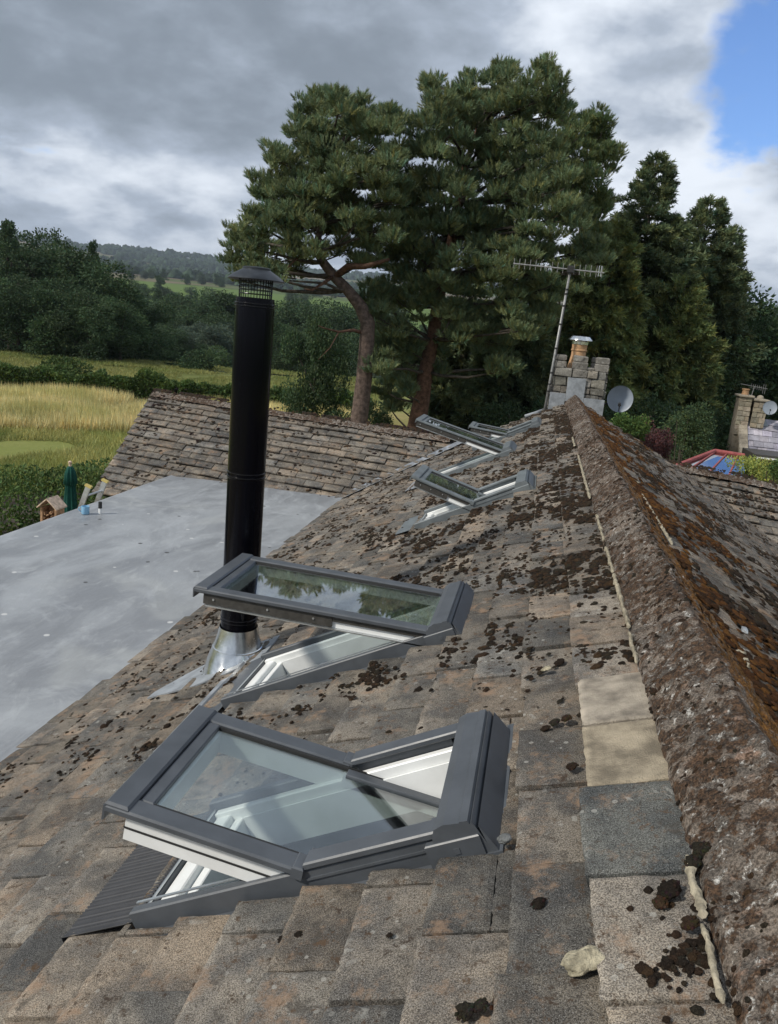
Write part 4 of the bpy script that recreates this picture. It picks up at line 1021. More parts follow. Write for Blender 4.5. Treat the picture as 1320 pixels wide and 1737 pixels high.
# ------------------------------------------------------------------ Scots pines
def px2m(y): return y/FPX
def pine(root_name, label, y0, clumps, trunk, crown_m, bark, tw, dz=1.6, dens=520, seed=3, slen=.175, group='tall pines behind the cottage'):
    """clumps in photograph pixels (x, y, r) turned into world positions at their own depths"""
    r_ = random.Random(seed); base = at(trunk[0][0], trunk[0][1], y0)
    root = thing(root_name, (base[0], base[1], GZ), label, 'pine tree', group)
    parts = []; C3 = []
    tp_ = [np.array((base[0]-.0, base[1], GZ-.1))]+[at(x, y, y0+dd) for x, y, dd in [(q[0], q[1], q[2] if len(q) > 2 else 0) for q in trunk]]
    for (x, y, rp) in clumps:
        for back in (0, 1):
            if back and r_.random() < .35: continue
            yy_ = y0 + (r_.uniform(-dz, dz*.2) if not back else r_.uniform(.8, 2.6))
            c = at(x+r_.uniform(-6, 6), y+r_.uniform(-6, 6), yy_); R_ = rp*px2m(yy_)*(1.0 if not back else .95)
            C3.append((c, R_))
            # a clump = several little plates of upright shoots
            for sub_ in range(13):
                o_ = np.array([r_.uniform(-1, 1), r_.uniform(-1, 1), r_.uniform(-.9, .9)])*R_*.80
                n = int(dens*R_*R_/7)+6; rr_ = R_*r_.uniform(.22, .42)
                d = unit(n); d[:, 2] = np.abs(d[:, 2])*.9-.18; d /= np.linalg.norm(d, axis=1, keepdims=True)
                p = c+o_+d*rr_*np.array([1.05, 1.05, .62])*rng.uniform(.72, 1.05, (n, 1))
                ax = d*np.array([.8, .8, .6])+np.array([0, 0, .75])+.22*rng.standard_normal((n, 3))
                k = r_.uniform(.78, 1.2); t_ = tints(n, .75*k, 1.2*k)
                parts.append(inst(SH, SHF, p, ax, rng.uniform(.8, 1.2, n)*slen, t_))
    multi('crown', parts, crown_m, root)
    mb = MB(); mb.tube([tuple(p) for p in tp_], tw+[tw[-1]]*(len(tp_)-len(tw)), 12, tint=(1, 1, 1)); mb.build('trunk', bark, root, True)
    mb = MB()
    for c, R_ in C3:
        k = min(range(1, len(tp_)), key=lambda i: np.linalg.norm((tp_[i]-c)*np.array([1, 1, 1.4]))+(.0 if tp_[i][2] < c[2] else 1.5)); s = tp_[k]
        mid = (s+c)/2+np.array([r_.uniform(-.3, .3), r_.uniform(-.3, .3), r_.uniform(-.25, .1)]); w0 = .035+.012*np.linalg.norm(s-c)
        mb.tube([tuple(s), tuple(s*.6+mid*.4+np.array([0, 0, -.06])), tuple(mid), tuple(c+np.array([0, 0, -.1]))], [w0, w0*.8, w0*.6, .015], 6)
        for _ in range(3): e = c+np.array([r_.uniform(-1, 1), r_.uniform(-1, 1), r_.uniform(-.2, .6)])*R_*.8; mb.tube([tuple(mid*.4+c*.6), tuple((c+e)/2+np.array([0, 0, -.05])), tuple(e)], [.02, .014, .008], 5)
    br = mb.build('branches', M['darkbark'], root, True)
    return root, tp_
CA = [(515, 190, 22), (545, 180, 24), (580, 185, 26), (605, 172, 16), (620, 215, 30), (662, 205, 20), (640, 240, 36), (520, 225, 30), (565, 235, 38), (468, 268, 20), (490, 285, 28), (535, 285, 36), (590, 285, 42), (645, 290, 40),
      (447, 325, 24), (480, 335, 34), (530, 335, 38), (590, 340, 42), (650, 345, 38), (440, 370, 24), (475, 380, 34), (520, 372, 32), (600, 380, 26), (640, 395, 34), (408, 405, 20), (430, 420, 26), (400, 440, 20), (425, 455, 28), (460, 440, 30), (400, 468, 16), (495, 420, 22), (505, 455, 20), (565, 385, 24), (540, 425, 16), (590, 425, 20), (625, 440, 26), (470, 470, 20)]
TA = [(608, 722), (612, 690), (618, 640), (622, 590), (624, 548), (612, 520), (590, 492), (566, 468), (548, 445, -.2), (535, 425, -.3), (545, 380, 0), (565, 320, .3), (580, 250, .4), (590, 200, .3)]
rA, tA = pine('pine_tree', 'leftmost pine, its bare trunk bending left above the rear roof', 23.0, CA, TA, M['pine'], M['pinebark'], [.30, .27, .255, .24, .225, .22, .19, .16, .15, .13, .11, .09, .07, .05, .03], seed=5)
for path, w_ in (([(568, 470, 0), (590, 452, -.3), (620, 452, -.5), (660, 440, -.8)], [.11, .10, .08, .04]), ([(548, 445, -.2), (530, 424, -.5), (512, 430, -.9), (490, 452, -1.3), (478, 468, -1.4)], [.07, .05, .04, .02, .008]), ([(566, 468, 0), (552, 478, -.5), (530, 492, -.8), (515, 490, -1)], [.06, .05, .03, .015]), ([(620, 566, 0), (600, 560, -.3), (575, 563, -.6), (548, 556, -.9), (540, 552, -1)], [.06, .05, .03, .02, .01]), ([(575, 563, -.6), (560, 590, -.9), (540, 610, -1.1)], [.02, .012, .006]), ([(530, 424, -.5), (545, 405, -.3), (560, 420, -.2)], [.03, .02, .01])):
    mb = MB(); mb.tube([tuple(at(x, y, 23+d)) for x, y, d in path], w_, 8); mb.build('bare_limb', M['redbark'], rA, True)
CB = [(727, 150, 16), (740, 185, 28), (785, 145, 16), (780, 180, 32), (820, 175, 32), (852, 128, 18), (850, 160, 32), (885, 150, 28), (925, 128, 18), (940, 150, 18), (905, 170, 32), (935, 185, 20), (700, 230, 36), (745, 235, 42), (800, 225, 42), (850, 215, 42), (900, 220, 40),
      (690, 285, 36), (735, 290, 42), (800, 280, 40), (860, 275, 42), (915, 265, 38), (700, 345, 42), (760, 345, 42), (820, 335, 44), (880, 330, 44), (935, 320, 38), (690, 400, 38), (740, 400, 42), (800, 395, 42), (860, 390, 44), (920, 380, 42), (965, 370, 32),
      (665, 450, 36), (715, 455, 42), (770, 450, 36), (825, 450, 42), (885, 445, 42), (945, 430, 38), (990, 430, 30), (655, 505, 32), (690, 520, 36), (725, 500, 30), (640, 545, 26), (670, 560, 24), (800, 505, 36), (860, 505, 36), (915, 490, 34), (965, 480, 30), (1005, 465, 24), (650, 620, 26), (680, 640, 26), (655, 660, 20), (705, 610, 22), (695, 665, 16), (790, 565, 32), (835, 575, 30), (750, 570, 18), (880, 560, 30), (920, 545, 26), (860, 620, 26), (668, 595, 24), (692, 588, 24), (735, 640, 18), (668, 688, 16), (765, 530, 26), (640, 590, 20), (745, 600, 16)]
TB = [(704, 735), (715, 680), (722, 630), (734, 575), (742, 520), (752, 465), (768, 400), (780, 340), (790, 280, .2), (812, 215, .3), (850, 150, .3)]
rB, tB = pine('pine_tree', 'middle pine, the broadest of the three, with a reddish trunk', 25.0, CB, TB, M['pine'], M['redbark'], [.33, .30, .27, .24, .21, .19, .17, .15, .13, .10, .06, .04], dz=2.2, seed=8)
CC = [(1022, 200, 15), (1000, 205, 14), (985, 235, 24), (1010, 240, 22), (1035, 262, 16), (1020, 285, 20), (985, 280, 28), (960, 250, 26), (1000, 315, 26), (970, 330, 28), (1005, 355, 22), (985, 385, 24), (1010, 400, 20), (1025, 340, 12), (1030, 430, 22), (950, 200, 22), (965, 300, 24)]
TC = [(985, 735), (985, 650), (985, 560), (985, 460), (988, 380), (992, 300), (995, 240)]
pine('pine_tree', 'paler yellow-green pine at the right edge of the pine group', 31.0, CC, TC, M['pinelight'], M['redbark'], [.3, .28, .25, .2, .16, .12, .09, .05], seed=12)
# ------------------------------------------------------------------ spruces
def spruce(y0, apex, halfw, label, m, seed, droop=.5, dens=1.0, name='spruce_tree', bark=None, group='dark spruces right of the chimney', lean=0, tw=.42, low=.02, fl=.8):
    r_ = random.Random(seed); a3 = at(apex[0], apex[1], y0); root = thing(name, (a3[0], a3[1], GZ), label, 'spruce tree', group)
    H = a3[2]-GZ; Rm = halfw*px2m(y0); P_ = []; A_ = []; S_ = []; T_ = []; mb = MB()
    nt_ = int(H/.24)
    for k in range(nt_):
        f_ = low+(1-low)*(k+r_.random()*.6)/nt_; z = GZ+H*f_; L = Rm*((1-f_)**fl)*r_.uniform(.8, 1.12)+.12
        nb = int(5+4*(1-f_)) 
        for b in range(nb):
            az = 2*math.pi*(b+r_.random()*.8)/nb; l_ = L*r_.uniform(.65, 1.12); dr = droop*(.35+.65*(1-f_)); path = []
            for i in range(6):
                t = i/5; rad_ = l_*t; zz_ = z + .10*l_*t*4*(1-t)*.6 - dr*l_*t*t*.55 + (.12*l_*max(0, t-.7)*2)
                path.append(np.array([a3[0]+rad_*math.cos(az), a3[1]+rad_*math.sin(az), zz_]))
            if l_ > .5: mb.tube([tuple(q) for q in path[::1]], [.035*l_/2, .03*l_/2, .022*l_/2, .015*l_/2, .01, .005], 4, False)
            n = max(6, int(l_*38*dens)); tt = np.sqrt(rng.uniform(.03, 1.0, n)); kk = r_.uniform(.7, 1.25)
            idx = np.minimum((tt*5).astype(int), 4); fr_ = tt*5-idx; pa = np.array(path); p = pa[idx]*(1-fr_[:, None])+pa[idx+1]*fr_[:, None]
            side = rng.standard_normal((n, 1))*.16*(1.1-tt[:, None])*min(2, l_)+.05*rng.standard_normal((n, 1)); p = p+side*np.array([-math.sin(az), math.cos(az), 0])+np.array([0, 0, 1])*rng.uniform(-.10, .04, (n, 1))
            ax = np.array([math.cos(az), math.sin(az), 0])*.75+side*np.array([-math.sin(az), math.cos(az), 0])*2.5+np.array([0, 0, -1])*rng.uniform(.0, 1.5, (n, 1))*droop*(1.2 if f_ < .7 else .3)+np.array([0, 0, .15+.5*f_])+.3*rng.standard_normal((n, 3))
            P_.append(p); A_.append(ax); S_.append(rng.uniform(.22, .42, n)*(1 if f_ < .8 else .75)); T_.append(tints(n, .7*kk, 1.15*kk))
    top = np.array([[a3[0], a3[1], a3[2]-.25]]*4); P_.append(top); A_.append(np.array([[.1, 0, 1], [-.1, .1, 1], [.3, .2, .8], [-.3, 0, .8]])); S_.append(np.array([.3]*4)); T_.append(tints(4))
    v, f_, t_ = inst(SP, SPF, np.concatenate(P_), np.concatenate(A_), np.concatenate(S_), np.concatenate(T_))
    multi('crown', [(v, f_, t_)], m, root)
    mb.build('branches', bark or M['darkbark'], root, True)
    t2 = MB(); t2.tube([(a3[0], a3[1], GZ-.1), (a3[0]+.05, a3[1], GZ+H*.5), (a3[0], a3[1], a3[2]-.3)], [tw*.5, tw*.3, .02], 10); t2.build('trunk', bark or M['darkbark'], root, True)
    return root
spruce(36, (1116, 264), 165, 'tallest dark spruce, its crown rising right of the pines', M['spruce'], 1, .45, 1.15, fl=.68)
spruce(40, (1208, 333), 150, 'second dark spruce, slightly lower, right of the tallest one', M['spruce'], 2, .45, 1.15, fl=.68)
spruce(44, (1247, 385), 62, 'narrow spruce at the right end of the spruce row', M['spruce'], 3, .4, fl=.52)
M['sprucelight'] = leafmat('light_spruce_needles', (.14, .18, .065), (.23, .26, .09))
spruce(31, (1048, 372), 105, 'yellowish drooping spruce just behind the chimney and aerial', M['sprucelight'], 4, .9, 1.1, fl=.55)
spruce(34, (1165, 470), 120, 'low spreading spruce with drooping boughs above the glazed roof', M['sprucelight'], 5, .9, fl=.5)
spruce(29, (885, 455), 95, 'dark spruce in the shade behind the middle pine', M['spruce'], 6, .6, fl=.5, group='shaded spruces behind the pines')
spruce(31, (800, 470), 85, 'dark spruce left of the shaded one behind the middle pine', M['spruce'], 7, .6, fl=.5, tw=.6, group='shaded spruces behind the pines')
spruce(33, (955, 470), 95, 'dark spruce directly behind the aerial pole', M['spruce'], 8, .6, fl=.5, group='shaded spruces behind the pines')
# ------------------------------------------------------------------ broadleaf trees: a few kinds, copied
def crown_mesh(seed, kind, nleaf, leaf):
    """unit tree: height 1, trunk foot at the origin"""
    r_ = random.Random(seed); V = []; L_ = []
    if kind == 'round': lob = [(r_.uniform(-.22, .22), r_.uniform(-.22, .22), r_.uniform(.14, .84), r_.uniform(.09, .17)) for _ in range(26)]
    elif kind == 'tall': lob = [(r_.uniform(-.12, .12), r_.uniform(-.12, .12), r_.uniform(.15, .9), r_.uniform(.07, .13)) for _ in range(28)]
    elif kind == 'wide': lob = [(r_.uniform(-.36, .36), r_.uniform(-.3, .3), r_.uniform(.15, .78), r_.uniform(.10, .18)) for _ in range(32)]
    else: lob = [((1-z)*.26*math.cos(a), (1-z)*.26*math.sin(a), z, .05+.07*(1-z)) for z, a in [(r_.uniform(.08, .96), r_.uniform(0, 6.28)) for _ in range(44)]]
    ps = []
    for (x, y, z, r) in lob:
        if kind in ('round', 'tall', 'wide'):
            k = math.sqrt(max(.1, 1-((z-.5)/.55)**2)); x *= k; y *= k
        n = int(nleaf*r*r/sum(q[3]**2 for q in lob)); d = unit(n); kk = r_.uniform(.7, 1.3)
        rr_ = r*rng.uniform(.6, 1.08, (n, 1))*(1+.25*np.sin(d[:, 0:1]*7+x*40)*np.cos(d[:, 2:3]*6+z*30))
        p = np.array([x, y, z])+d*rr_*np.array([1, 1, .8]); ax = d+.6*rng.standard_normal((n, 3))
        ps.append(inst(LQ, LQF, p, ax, rng.uniform(.7, 1.3, n)*leaf, tints(n, .65*kk, 1.3*kk)))
    o = 0; VV = []; FF = []; TT = []
    for v, f_, t_ in ps: VV.append(v); FF.append(f_+o); TT.append(t_); o += len(v)
    me = npmesh('crown', np.concatenate(VV), np.concatenate(FF), np.concatenate(TT))
    mb = MB(); mb.tube([(0, 0, -.02), (.01, 0, .25), (-.01, .01, .5), (0, 0, .78)], [.022, .017, .012, .004], 8)
    for _ in range(12): x, y, z, r = r_.choice(lob); mb.tube([(0, 0, max(.12, z*.55)), (x*.5, y*.5, z*.8), (x*.9, y*.9, z)], [.009, .006, .002], 5)
    tv = npmesh('trunk', np.concatenate(mb.v), np.array([q for fs in mb.f for q in fs if len(q) == 4]), np.concatenate(mb.t), True)
    return me, tv
PROT = {}
for nm, (kind, nl, lf) in {'round': ('round', 15000, .025), 'round2': ('round', 15000, .025), 'tall': ('tall', 12000, .024), 'wide': ('wide', 18000, .024), 'cone': ('cone', 15000, .021)}.items():
    PROT[nm] = crown_mesh(len(PROT)+30, kind, nl, lf)
_mm = {}
def tree(nm, base, H, mk, label, wid=1.0, group=None, name='broadleaf_tree', cat='tree'):
    key = (nm, mk)
    if key not in _mm:
        a = PROT[nm][0].copy(); a.materials.append(M[mk]); b = PROT[nm][1].copy(); b.materials.append(M['darkbark']); _mm[key] = (a, b)
    a, b = _mm[key]; root = thing(name, base, label, cat, group); root.scale = (H*wid, H*wid, H); root.rotation_euler = (0, 0, random.random()*6.28)
    for q, n_ in ((a, 'crown'), (b, 'trunk')): o = bpy.data.objects.new(n_, q); COL.objects.link(o); o.parent = root
    return root
def tree_at(nm, px, py, y, mk, label, wid=1.0, **k):
    p = at(px, py, y); gz = hgt(p[0], p[1]); return tree(nm, (p[0], p[1], gz), p[2]-gz, mk, label, wid, **k)
GL = 'trees of the dark wood left of the flue'
for (nm, px, py, y, mk, w_, lab) in [
    ('cone', 12, 366, 74, 'leafdark', .8, 'pointed dark tree at the very left edge of the wood'),
    ('round', 52, 376, 78, 'leafdark', 1.0, 'tall rounded tree, second from the left edge of the wood'),
    ('round2', 110, 396, 80, 'leafdark', .9, 'domed tree standing proud in the middle of the wood top'),
    ('cone', 158, 402, 82, 'leafmid', .55, 'thin pale conifer tip right of the domed tree'),
    ('round2', 84, 405, 76, 'leafdark', 1.0, 'tree filling the dip left of the domed tree'),
    ('tall', 134, 418, 76, 'leafdark', 1.2, 'tree just left of the thin pale conifer'),
    ('round', 195, 436, 72, 'leafmid', 1.1, 'low rounded tree right of the thin pale conifer'),
    ('wide', 228, 470, 74, 'leafdark', .9, 'lowest tree at the right end of the near wood'),
    ('wide', 30, 440, 66, 'leafdark', 1.0, 'front tree at the left edge, skirts reaching the field'),
    ('round', 90, 462, 66, 'leafmid', 1.1, 'front tree below the dip in the wood'),
    ('wide', 150, 470, 66, 'leafdark', 1.0, 'front tree below the thin pale conifer'),
    ('round2', 205, 500, 68, 'leafmid', 1.15, 'front tree near the right end of the wood'),
    ('tall', 250, 520, 76, 'leafdark', 1.3, 'small dark tree closing the right end of the wood')]:
    tree_at(nm, px, py, y, mk, lab, w_, group=GL)
GV = 'trees of the valley wood either side of the flue'
rs = random.Random(9)
VT = [('round', 285, 492, 150, 'leafdark', 'dark tree on the valley floor, first right of the near wood'), ('wide', 318, 500, 145, 'leafdark', 'broad dark tree below the green far field'), ('round2', 352, 488, 160, 'leafdark', 'rounded dark tree rising against the far field'),
      ('tall', 388, 490, 150, 'leafmid', 'taller lit tree left of the flue top'), ('wide', 335, 535, 112, 'leafgrey', 'pale grey-green tree in the valley, left of the flue'), ('round', 300, 552, 106, 'leafmid', 'mid green tree at the field corner left of the flue'),
      ('round2', 372, 545, 104, 'leafgrey', 'pale grey-green tree next to the flue, on its left'), ('round', 480, 500, 150, 'leafdark', 'dark tree seen just right of the flue'), ('wide', 515, 498, 155, 'leafmid', 'olive tree in the gap between flue and leftmost pine'),
      ('round2', 550, 505, 150, 'leafdark', 'dark tree behind the bare limb of the leftmost pine'), ('tall', 470, 535, 108, 'leafmid', 'mid green tree low in the gap right of the flue'), ('round', 590, 505, 140, 'leafdark', 'dark tree immediately left of the leftmost pine trunk'), ('wide', 500, 545, 104, 'leafdark', 'low dark tree at the foot of the gap right of the flue'),
      ('wide', 270, 545, 92, 'leafmid', 'bright bush-like tree where the wood meets the field'), ('round', 340, 580, 90, 'leafmid', 'small bright tree at the far hedge end'), ('wide', 640, 520, 120, 'leafdark', 'dark tree between the two pine trunks'), ('round', 690, 540, 110, 'leafdark', 'dark tree behind the reddish trunk')]
for nm, px, py, y, mk, lab in VT: tree_at(nm, px, py, y, mk, lab, rs.uniform(1.0, 1.3), group=GV)
tree_at('wide', 545, 492, 33, 'leafdark', 'small dark thorn tree just left of the leftmost pine trunk', .5)
tree_at('round2', 1305, 468, 46, 'leafmid', 'grey-green broadleaf tree at the right edge of the view', 1.0, group='broadleaf trees at the right edge')
tree_at('wide', 1262, 500, 50, 'leafmid', 'lower broadleaf tree between the spruces and the right edge', .9, group='broadleaf trees at the right edge')
tree_at('wide', 1340, 490, 42, 'leafmid', 'broadleaf tree cut by the right edge above the neighbour house', 1.0, group='broadleaf trees at the right edge')
tree_at('round', 1195, 560, 37, 'leafdark', 'dark broadleaf tree low between the spruces and the neighbour chimney', 1.2)
tree_at('wide', 1120, 640, 27, 'leafdark', 'shaded bush under the drooping spruce', 1.0, name='bush', cat='bush')
tree_at('wide', 1210, 660, 30, 'leafdark', 'shaded bush left of the neighbour house', 1.0, name='bush', cat='bush')
tree_at('wide', 985, 640, 27, 'leafdark', 'dark bush behind the chimney', 1.0, name='bush', cat='bush')
tree_at('wide', 870, 655, 26, 'leafdark', 'dark bush behind the far skylights', 1.0, name='bush', cat='bush')
tree_at('round', 585, 690, 27, 'leafmid', 'low shrub at the foot of the leftmost pine', .9, name='bush', cat='bush')
tree_at('round', 640, 668, 27, 'leafdark', 'low shrub between the two pine trunks', .9, name='bush', cat='bush')
# bushes by the garden
def bush(c, r, m, label, n, leaf, name='bush', cat='bush', lob=9, seed=1, group=None):
    r_ = random.Random(seed); root = thing(name, (c[0], c[1], GZ), label, cat, group); ps = []
    for _ in range(lob):
        o_ = np.array([r_.uniform(-.6, .6)*r[0], r_.uniform(-.6, .6)*r[1], r_.uniform(-.5, .45)*r[2]]); q = np.array(r)*r_.uniform(.35, .6); k = int(n/lob); d = unit(k); kk = r_.uniform(.75, 1.2)
        ps.append(inst(LQ, LQF, np.array(c)+o_+d*q*rng.uniform(.6, 1.1, (k, 1)), d+.6*rng.standard_normal((k, 3)), rng.uniform(.7, 1.3, k)*leaf, tints(k, .7*kk, 1.25*kk)))
    multi('foliage', ps, M[m], root); mb = MB()
    for _ in range(9): e = np.array(c)+np.array([r_.uniform(-.6, .6)*r[0], r_.uniform(-.6, .6)*r[1], r_.uniform(0, .5)*r[2]]); mb.tube([(c[0]+r_.uniform(-.1, .1), c[1], GZ), tuple((e+np.array([c[0], c[1], GZ]))/2), tuple(e)], [.03, .02, .008], 6)
    mb.build('stems', M['darkbark'], root); return root
bush(at(1105, 752, 19), (.52, .5, .75), 'purple', 'purple-leaved shrub beyond the shaded slope', 5000, .05, seed=2)
bush(at(1068, 728, 18), (.42, .4, .45), 'bushgreen', 'green shrub under the satellite dish', 4000, .05, seed=3)
bush(at(1262, 812, 17.5), (.75, .7, .55), 'lime', 'yellow-green shrub in front of the neighbour house', 11000, .05, seed=4)
bush(at(1335, 808, 16.5), (.55, .6, .48), 'bushgreen', 'darker green shrub beside the yellow-green one', 7000, .05, seed=5)
bush(at(1165, 742, 24), (.9, .8, 1.1), 'leafdark', 'dark shrub behind the red glazed roof', 6000, .07, seed=6)
# ------------------------------------------------------------------ hedges and meadow
def hedge(name, path, h, w_, m, label, n, leaf, group=None, seed=1, dz=.35):
    """path: ground points; leafy box following it"""
    root = thing(name, tuple(path[0]), label, 'hedge', group); pts = np.array(path); seg = np.diff(pts, axis=0); L = np.linalg.norm(seg[:, :2], axis=1); cum = np.concatenate([[0], np.cumsum(L)])
    t = rng.uniform(0, cum[-1], n); k = np.clip(np.searchsorted(cum, t)-1, 0, len(L)-1); f_ = (t-cum[k])/L[k]; c = pts[k]+seg[k]*f_[:, None]; nn = np.stack([-seg[k][:, 1], seg[k][:, 0], 0*t], 1); nn /= np.linalg.norm(nn, axis=1, keepdims=True)
    hh = h*(1+dz*np.array([mn.noise(Vector((a*.45, seed, 0)))+.5*mn.noise(Vector((a*1.6, seed, 4))) for a in t]))
    th = rng.uniform(0, math.pi, n); sx = np.sign(np.cos(th))*np.abs(np.cos(th))**.5; sz = np.abs(np.sin(th))**.6; rr_ = rng.uniform(.80, 1.06, n)
    p = c+nn*(sx*w_/2*rr_)[:, None]+np.array([0, 0, 1])*(sz*hh*rr_)[:, None]
    lump = np.array([mn.noise(Vector((q[0]*1.1, q[1]*1.1, q[2]*1.6))) for q in p]); p += (nn*np.sign(sx)[:, None]*.5+np.array([0, 0, .8]))*lump[:, None]*.32*h/1.5
    ax = nn*sx[:, None]+np.array([0, 0, 1])*sz[:, None]+.7*rng.standard_normal((n, 3))
    kk = (1+.5*lump)[:, None]; multi('foliage', [inst(LQ, LQF, p, ax, rng.uniform(.7, 1.3, n)*leaf, tints(n, .7, 1.3)*kk)], M[m], root)
    mb = MB()
    for i in range(len(path)-1):
        a, b = pts[i], pts[i+1]; q = (b-a); u_ = np.array([-q[1], q[0], 0]); u_ /= np.linalg.norm(u_)
        V = [a-u_*w_*.36, b-u_*w_*.36, b+u_*w_*.36, a+u_*w_*.36]; V = [tuple(v) for v in V]+[tuple(v+np.array([0, 0, h*.70])) for v in V]; mb.hexa(V)
    mb.build('twigs', M['darkbark'], root); return root
hedge('hedge', [np.array([-16.0, 6.6, GZ]), np.array([-10.8, 12.2, GZ]), np.array([-7.2, 17.2, GZ])], 1.85, 4.6, 'hedge', 'deep leafy garden hedge behind the closed parasol', 60000, .085, seed=3, dz=.12)
hp_ = [g(-60, 660), g(60, 666), g(180, 676), g(300, 688), g(420, 694), g(520, 700), g(620, 716)]
hedge('hedge', hp_, 1.35, 1.6, 'hedge', 'field hedge between the dry meadow and the green field', 42000, .17, seed=5)
bq = g(95, 662); bush((bq[0], bq[1], GZ+.85), (2.3, 2.0, 1.35), 'hedge', 'large dark bush standing in the field hedge at left', 9000, .16, seed=8, lob=12)
bq = g(5, 655); bush((bq[0], bq[1], GZ+.7), (1.8, 1.6, 1.0), 'hedge', 'smaller bush in the field hedge at the left edge', 6000, .16, seed=9, lob=10)
for i, (px, py, lab) in enumerate([(330, 625, 'scrubby bush at the corner of the green field'), (360, 618, 'round bush beside the scrubby field-corner bush'), (235, 606, 'low bush at the foot of the near wood')]):
    q = g(px, py); bush((q[0], q[1], GZ+.7), (2.2, 2.2, 1.3), 'leafmid', lab, 4000, .2, seed=20+i)
# tall grass
def grass(name, n, reg, h, m, wd, seed):
    px = rng.uniform(-80, 640, n); lo, hi = reg; t = rng.random(n); d0 = lo+(hi-lo)*t
    base = []
    for a, b in zip(px, d0):
        d = at(a, 700, 1.0)-CAM; s = b/math.hypot(d[0], d[1]); base.append((CAM[0]+d[0]*s, CAM[1]+d[1]*s, GZ-.02))
    base = np.array(base); cl = np.array([mn.noise(Vector((p[0]*.3, p[1]*.3, seed))) for p in base]); keep = cl > -.35; base = base[keep]; cl = cl[keep]; n = len(base)
    az = rng.uniform(0, 6.28, n); w_ = wd*rng.uniform(.6, 1.4, n); hh = h*rng.uniform(.55, 1.15, n)*(1+.4*cl)
    s = np.stack([np.cos(az), np.sin(az), 0*az], 1)*w_[:, None]; tip = base+np.stack([rng.normal(0, .12, n), rng.normal(0, .12, n), hh], 1)
    V = np.stack([base-s, base+s, tip], 1).reshape(-1, 3); F = np.arange(3*n).reshape(-1, 3)
    T = np.repeat(tints(n, .75, 1.2, .08)*(1+.3*cl)[:, None], 3, axis=0)
    return tag(link(name, npmesh(name, V, F, T), m), kind='stuff', label='tall dry straw-coloured meadow grass beyond the garden hedge' if h > .4 else 'short greener grass', cat='grass')
grass('meadow_grass', 90000, (34.5, 50), .75, M['grassblade'], .025, 3)
M['fieldgrass'] = leafmat('field_grass_blades', (.17, .20, .055), (.27, .27, .09), .12, .3)
M['greengrass'] = leafmat('green_grass_blades', (.22, .26, .07), (.38, .37, .13), .35, .3)
grass('green_grass', 60000, (20, 34.5), .30, M['greengrass'], .018, 7)['label'] = 'greener grass between the hedge and the dry meadow'
grass('field_grass', 60000, (52, 82), .22, M['fieldgrass'], .035, 11)['label'] = 'rough green grass of the field beyond the field hedge'
# far woods on the hills: crowns nobody could count
def far_wood(name, zones, size, m, label, seed, n):
    sp_ = []; tries = 0; r_ = random.Random(seed)
    while len(sp_) < n and tries < n*40:
        tries += 1; d0, d1, pa, pb = r_.choice(zones); d = r_.uniform(d0, d1); px = r_.uniform(pa, pb)
        q = at(px, 560, 1.0)-CAM; s = d/math.hypot(q[0], q[1]); x, y = CAM[0]+q[0]*s, q[1]*s
        if mn.noise(Vector((x/180, y/180, seed)))+.25 < 0: continue
        r = size*r_.uniform(.6, 1.3); sp_.append(((x, y, hgt(x, y)+r*.2), (0, 0, 1), r, r*r_.uniform(1.0, 1.7), (r_.uniform(.6, 1.3),)*3, r_.uniform(.9, 1.4), r_.random()*3))
    o = moss(name, sp_, None, m, label); o['category'] = 'wood'; return o
M['farwood'] = mat('distant_wood', (.030, .048, .028), .95, 0, .1, .5, .08, 1.0, .5, tint=True)
far_wood('far_wood', [(2850, 3330, -400, 1700), (2850, 3330, -400, 1700), (2450, 2600, 200, 420)], 10, M['farwood'], 'dark woodland along the skyline hill', 3, 7500)
far_wood('far_wood', [(1200, 1330, -300, 1500), (1500, 1560, -300, 1500), (2050, 2120, 150, 700)], 8, M['farwood'], 'hedgerow woods on the lower slopes of the far hill', 5, 1700)
rs = random.Random(44); kinds = ['round', 'round2', 'tall', 'wide', 'cone']
for i in range(200):
    d_ = rs.choice((rs.uniform(100, 200), rs.uniform(180, 330), rs.uniform(300, 560))) if i < 150 else rs.uniform(850, 1050); px = rs.uniform(-60, 760) if i % 4 else rs.uniform(760, 1380)
    if d_ < 140 and 255 < px < 620: d_ += 50
    q = at(px, 560, 1.0)-CAM; k_ = d_/math.hypot(q[0], q[1]); x, y = CAM[0]+q[0]*k_, q[1]*k_
    tree(rs.choice(kinds), (x, y, hgt(x, y)-.3), rs.uniform(11, 15.5) if d_ > 180 else rs.uniform(9, 12), rs.choice(['leafdark', 'leafdark', 'leafmid', 'leafgrey']), 'one of the massed trees filling the valley beyond the field', rs.uniform(.9, 1.5), group='massed valley trees')
# ------------------------------------------------------------------ neighbour house and glazed roof
nh = thing('neighbour_house', (8.4, 29.5, GZ), 'neighbouring stone house with a pale slate roof at the right edge', 'house')
SL = mat('pale_slate', (.30, .29, .33), .7, 0, .4, .25, 5, .3, 30, tint=True)
x0, x1, ye, yr, ze, zr = 6.35, 12.5, 26.6, 28.6, -3.1, -1.02
a_ = math.atan2(zr-ze, yr-ye); ls = math.hypot(zr-ze, yr-ye)
def PN(u, s, h): return (x0+u, yr-s*math.cos(a_)-h*math.sin(a_), zr-s*math.sin(a_)+h*math.cos(a_))
mb = MB(); tiles(mb, PN, 0, x1-x0, 0, 12, ls/12, .30, [], 77, lambda u, s: .3, lift=.02, tones=[(1, 1, 1), (.85, .85, .88), (1.15, 1.12, 1.1), (.95, .92, .97)]); mb.build('roof', SL, nh)
mb = MB(); rs = random.Random(8)
